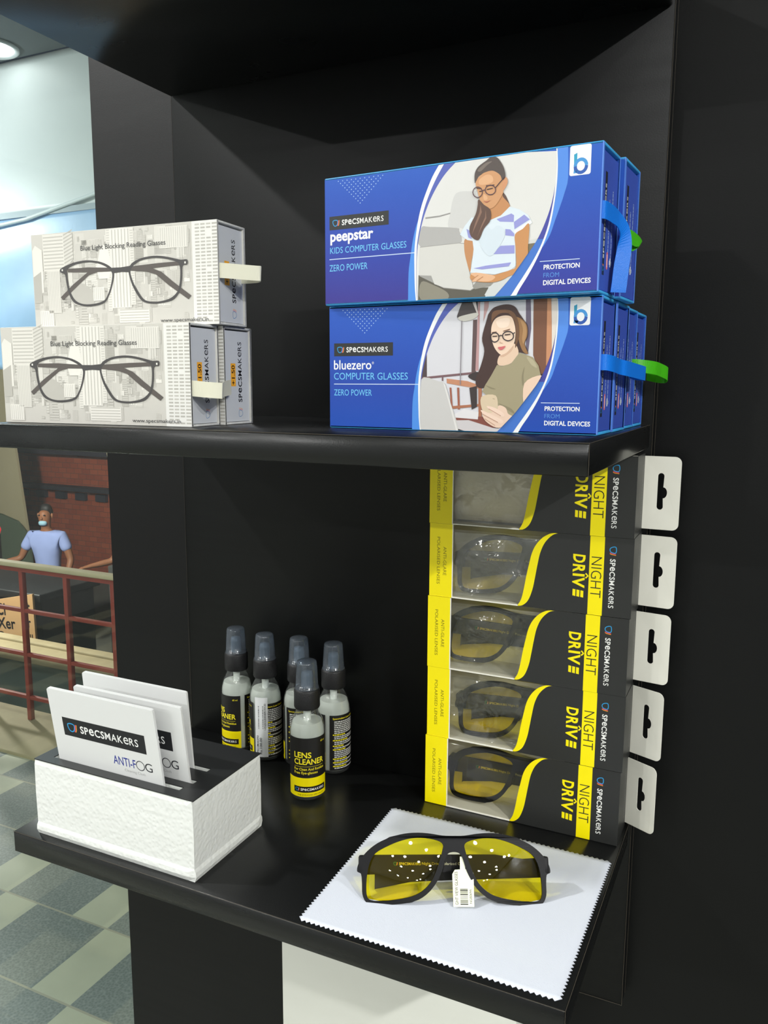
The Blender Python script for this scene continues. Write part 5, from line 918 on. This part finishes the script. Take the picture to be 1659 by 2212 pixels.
def packet(label, xl, slot, lean, w_, h_vis, thick=0.0030):
    x0, x1, y0, y1 = SLOTS[slot]; yb = FY + y0 + 0.0006
    r = thing('cleaning_cloth_packet', label, 'packet', (xl, yb, FH_ + 8e-4), 0, 'white cleaning cloth packets'); r.rotation_euler = (lean, 0, 0)
    b = MB(); Hh = h_vis; dn = 0.0125
    pts = []
    for cx, cz, a0 in ((w_ - .002, Hh - .002, 0), (.002, Hh - .002, 90), (.004, -dn + .004, 180), (w_ - .004, -dn + .004, 270)):
        rr = .002 if cz > 0 else .004
        for k in range(5): q_ = math.radians(a0 + 22.5 * k); pts.append(((cx + rr * math.cos(q_)) * 1e3, (cz + rr * math.sin(q_)) * 1e3))
    b.prism([pts], lambda x, z, d: (x / 1e3, d, z / 1e3), thick * 0.47, WPK); b.prism([[(x - 1.0 * (x > 50), z) for x, z in pts]], lambda x, z, d: (x / 1e3, thick * 0.53 + d, z / 1e3), thick * 0.47, WPK); b.box(0.001, w_ - 0.001, 0.0002, thick - 0.0002, Hh - 0.0012, Hh - 0.0002, WPK)
    a = Art(b)
    a.logo(11.5, 24.5, 84.0, 16.2, 1, (30, 31, 34))
    BLU = P((24, 40, 140)); a.text('ANTI-F', 60.0, 9.2, 22.6, 7.4, BLU, 1, 0.006)
    BK = P((40, 42, 48)); ring_ = [(87.2 + 4.0 * math.cos(k * PI / 10), 12.8 + 4.0 * math.sin(k * PI / 10)) for k in range(20)]; a.line(ring_, 0.7, BK, 1, True)
    a.text('G', 91.8, 9.2, 7.2, 7.4, BK, 1, 0.0); a.text('Cleaning Cloth', 70.5, 4.6, 20.5, 2.2, P((150, 150, 150)), 1, -0.008)
    b.build('packet_card', r); return r
packet('white anti fog cleaning cloth packet in the front slot of the foam block', 0.0390, 0, 0.142, 0.1077, 0.0642)
packet('white cleaning cloth packet in the middle slot, its logo partly covered by the front packet', 0.0535, 1, 0.125, 0.1080, 0.0635)
packet('rearmost white cleaning cloth packet, standing highest in the foam block', 0.0395, 2, 0.083, 0.1088, 0.0650)

# ---------------------------------------------------------------- cloth and tag
A_, B_, C_, D_ = Vector((0.2703, -0.0652)), Vector((0.4557, -0.0662)), Vector((0.4542, -0.2268)), Vector((0.2745, -0.2292))
n_ = 48; vs, fs = [], []
def cz(u, v): return 0.0004 + 0.00035 * (1 + math.sin(5 * u + 3 * v) * math.cos(4 * v - 2 * u + 1))
for j in range(n_ + 1):
    for i in range(n_ + 1):
        u, v = i / n_, j / n_; p = (A_ * (1 - u) + B_ * u) * (1 - v) + (D_ * (1 - u) + C_ * u) * v; vs.append((p.x, p.y, cz(u, v)))
idx = lambda i, j: j * (n_ + 1) + i
for j in range(n_):
    for i in range(n_): fs.append((idx(i, j), idx(i, j + 1), idx(i + 1, j + 1), idx(i + 1, j)))
def tooth(a, c, outv):
    pa, pc = Vector(vs[a]), Vector(vs[c]); q = (pa + pc) / 2 + outv * 0.0019; vs.append(tuple(q)); k = len(vs) - 1; up_ = (pc - pa).cross(q - pa).z > 0; fs.append((a, c, k) if up_ else (c, a, k))
for i in range(n_):
    tooth(idx(i + 1, 0), idx(i, 0), Vector((0, 1, 0))); tooth(idx(i, n_), idx(i + 1, n_), Vector((0, -1, 0)))
    tooth(idx(0, i), idx(0, i + 1), Vector((-1, 0, 0))); tooth(idx(n_, i + 1), idx(n_, i), Vector((1, 0, 0)))
b = MB(); b.add(vs, fs, M('white_microfibre', (214, 219, 230), 0.85, 0.2, bump=(1800, 0.25)), True); o = b.build('cleaning_cloth'); md = o.modifiers.new('thickness', 'SOLIDIFY'); md.thickness = 0.0005; md.offset = 1
tag(o, 'white microfibre cloth with zigzag cut edges spread under the spectacles', 'cloth')
tg = thing('barcode_tag', 'small pale barcode tag hanging at the bridge of the spectacles on the cloth', 'tag', tuple(mainG.location), 0.4388); tg.rotation_euler = (-0.40, 0, 0.4388); tg.location.z += 0.001; tg.location.y -= 0.0030; tg.location.x += 0.0025; tg.scale = (1.05, 1.05, 1.05)
b = MB(); TG = M('pale_tag_paper', (232, 234, 206), 0.5); pl = lambda x, z, d: (x / 1e3, 0.0048 + 0.00022 * (z - 12) + d, z / 1e3)
b.prism([[(-2.2, 0.4), (11.8, 0.4), (12.2, 20.5), (11, 22.6), (6.6, 23.2), (6.4, 31), (3.2, 31), (3.0, 23.0), (-0.6, 22.8), (-2.4, 20)]], pl, 0.0003, TG)
a = Art(b); a.at = lambda X, Y, l: Vector(pl(X, Y, -3e-5 - 1e-5 * l)); q = a.sub(0, 0, 90)
q.text('GHT VIEW GLASSES', 1.6, -1.2, 20.0, 2.0, P((40, 40, 40)), 1); q.barcode(1.6, -7.8, 10.5, 5.2, P((40, 40, 40)), 9, 1, 22); q.text('NGB069A', 2.4, -10.4, 8.6, 1.5, P((40, 40, 40)), 1)
b.build('tag_card', tg)
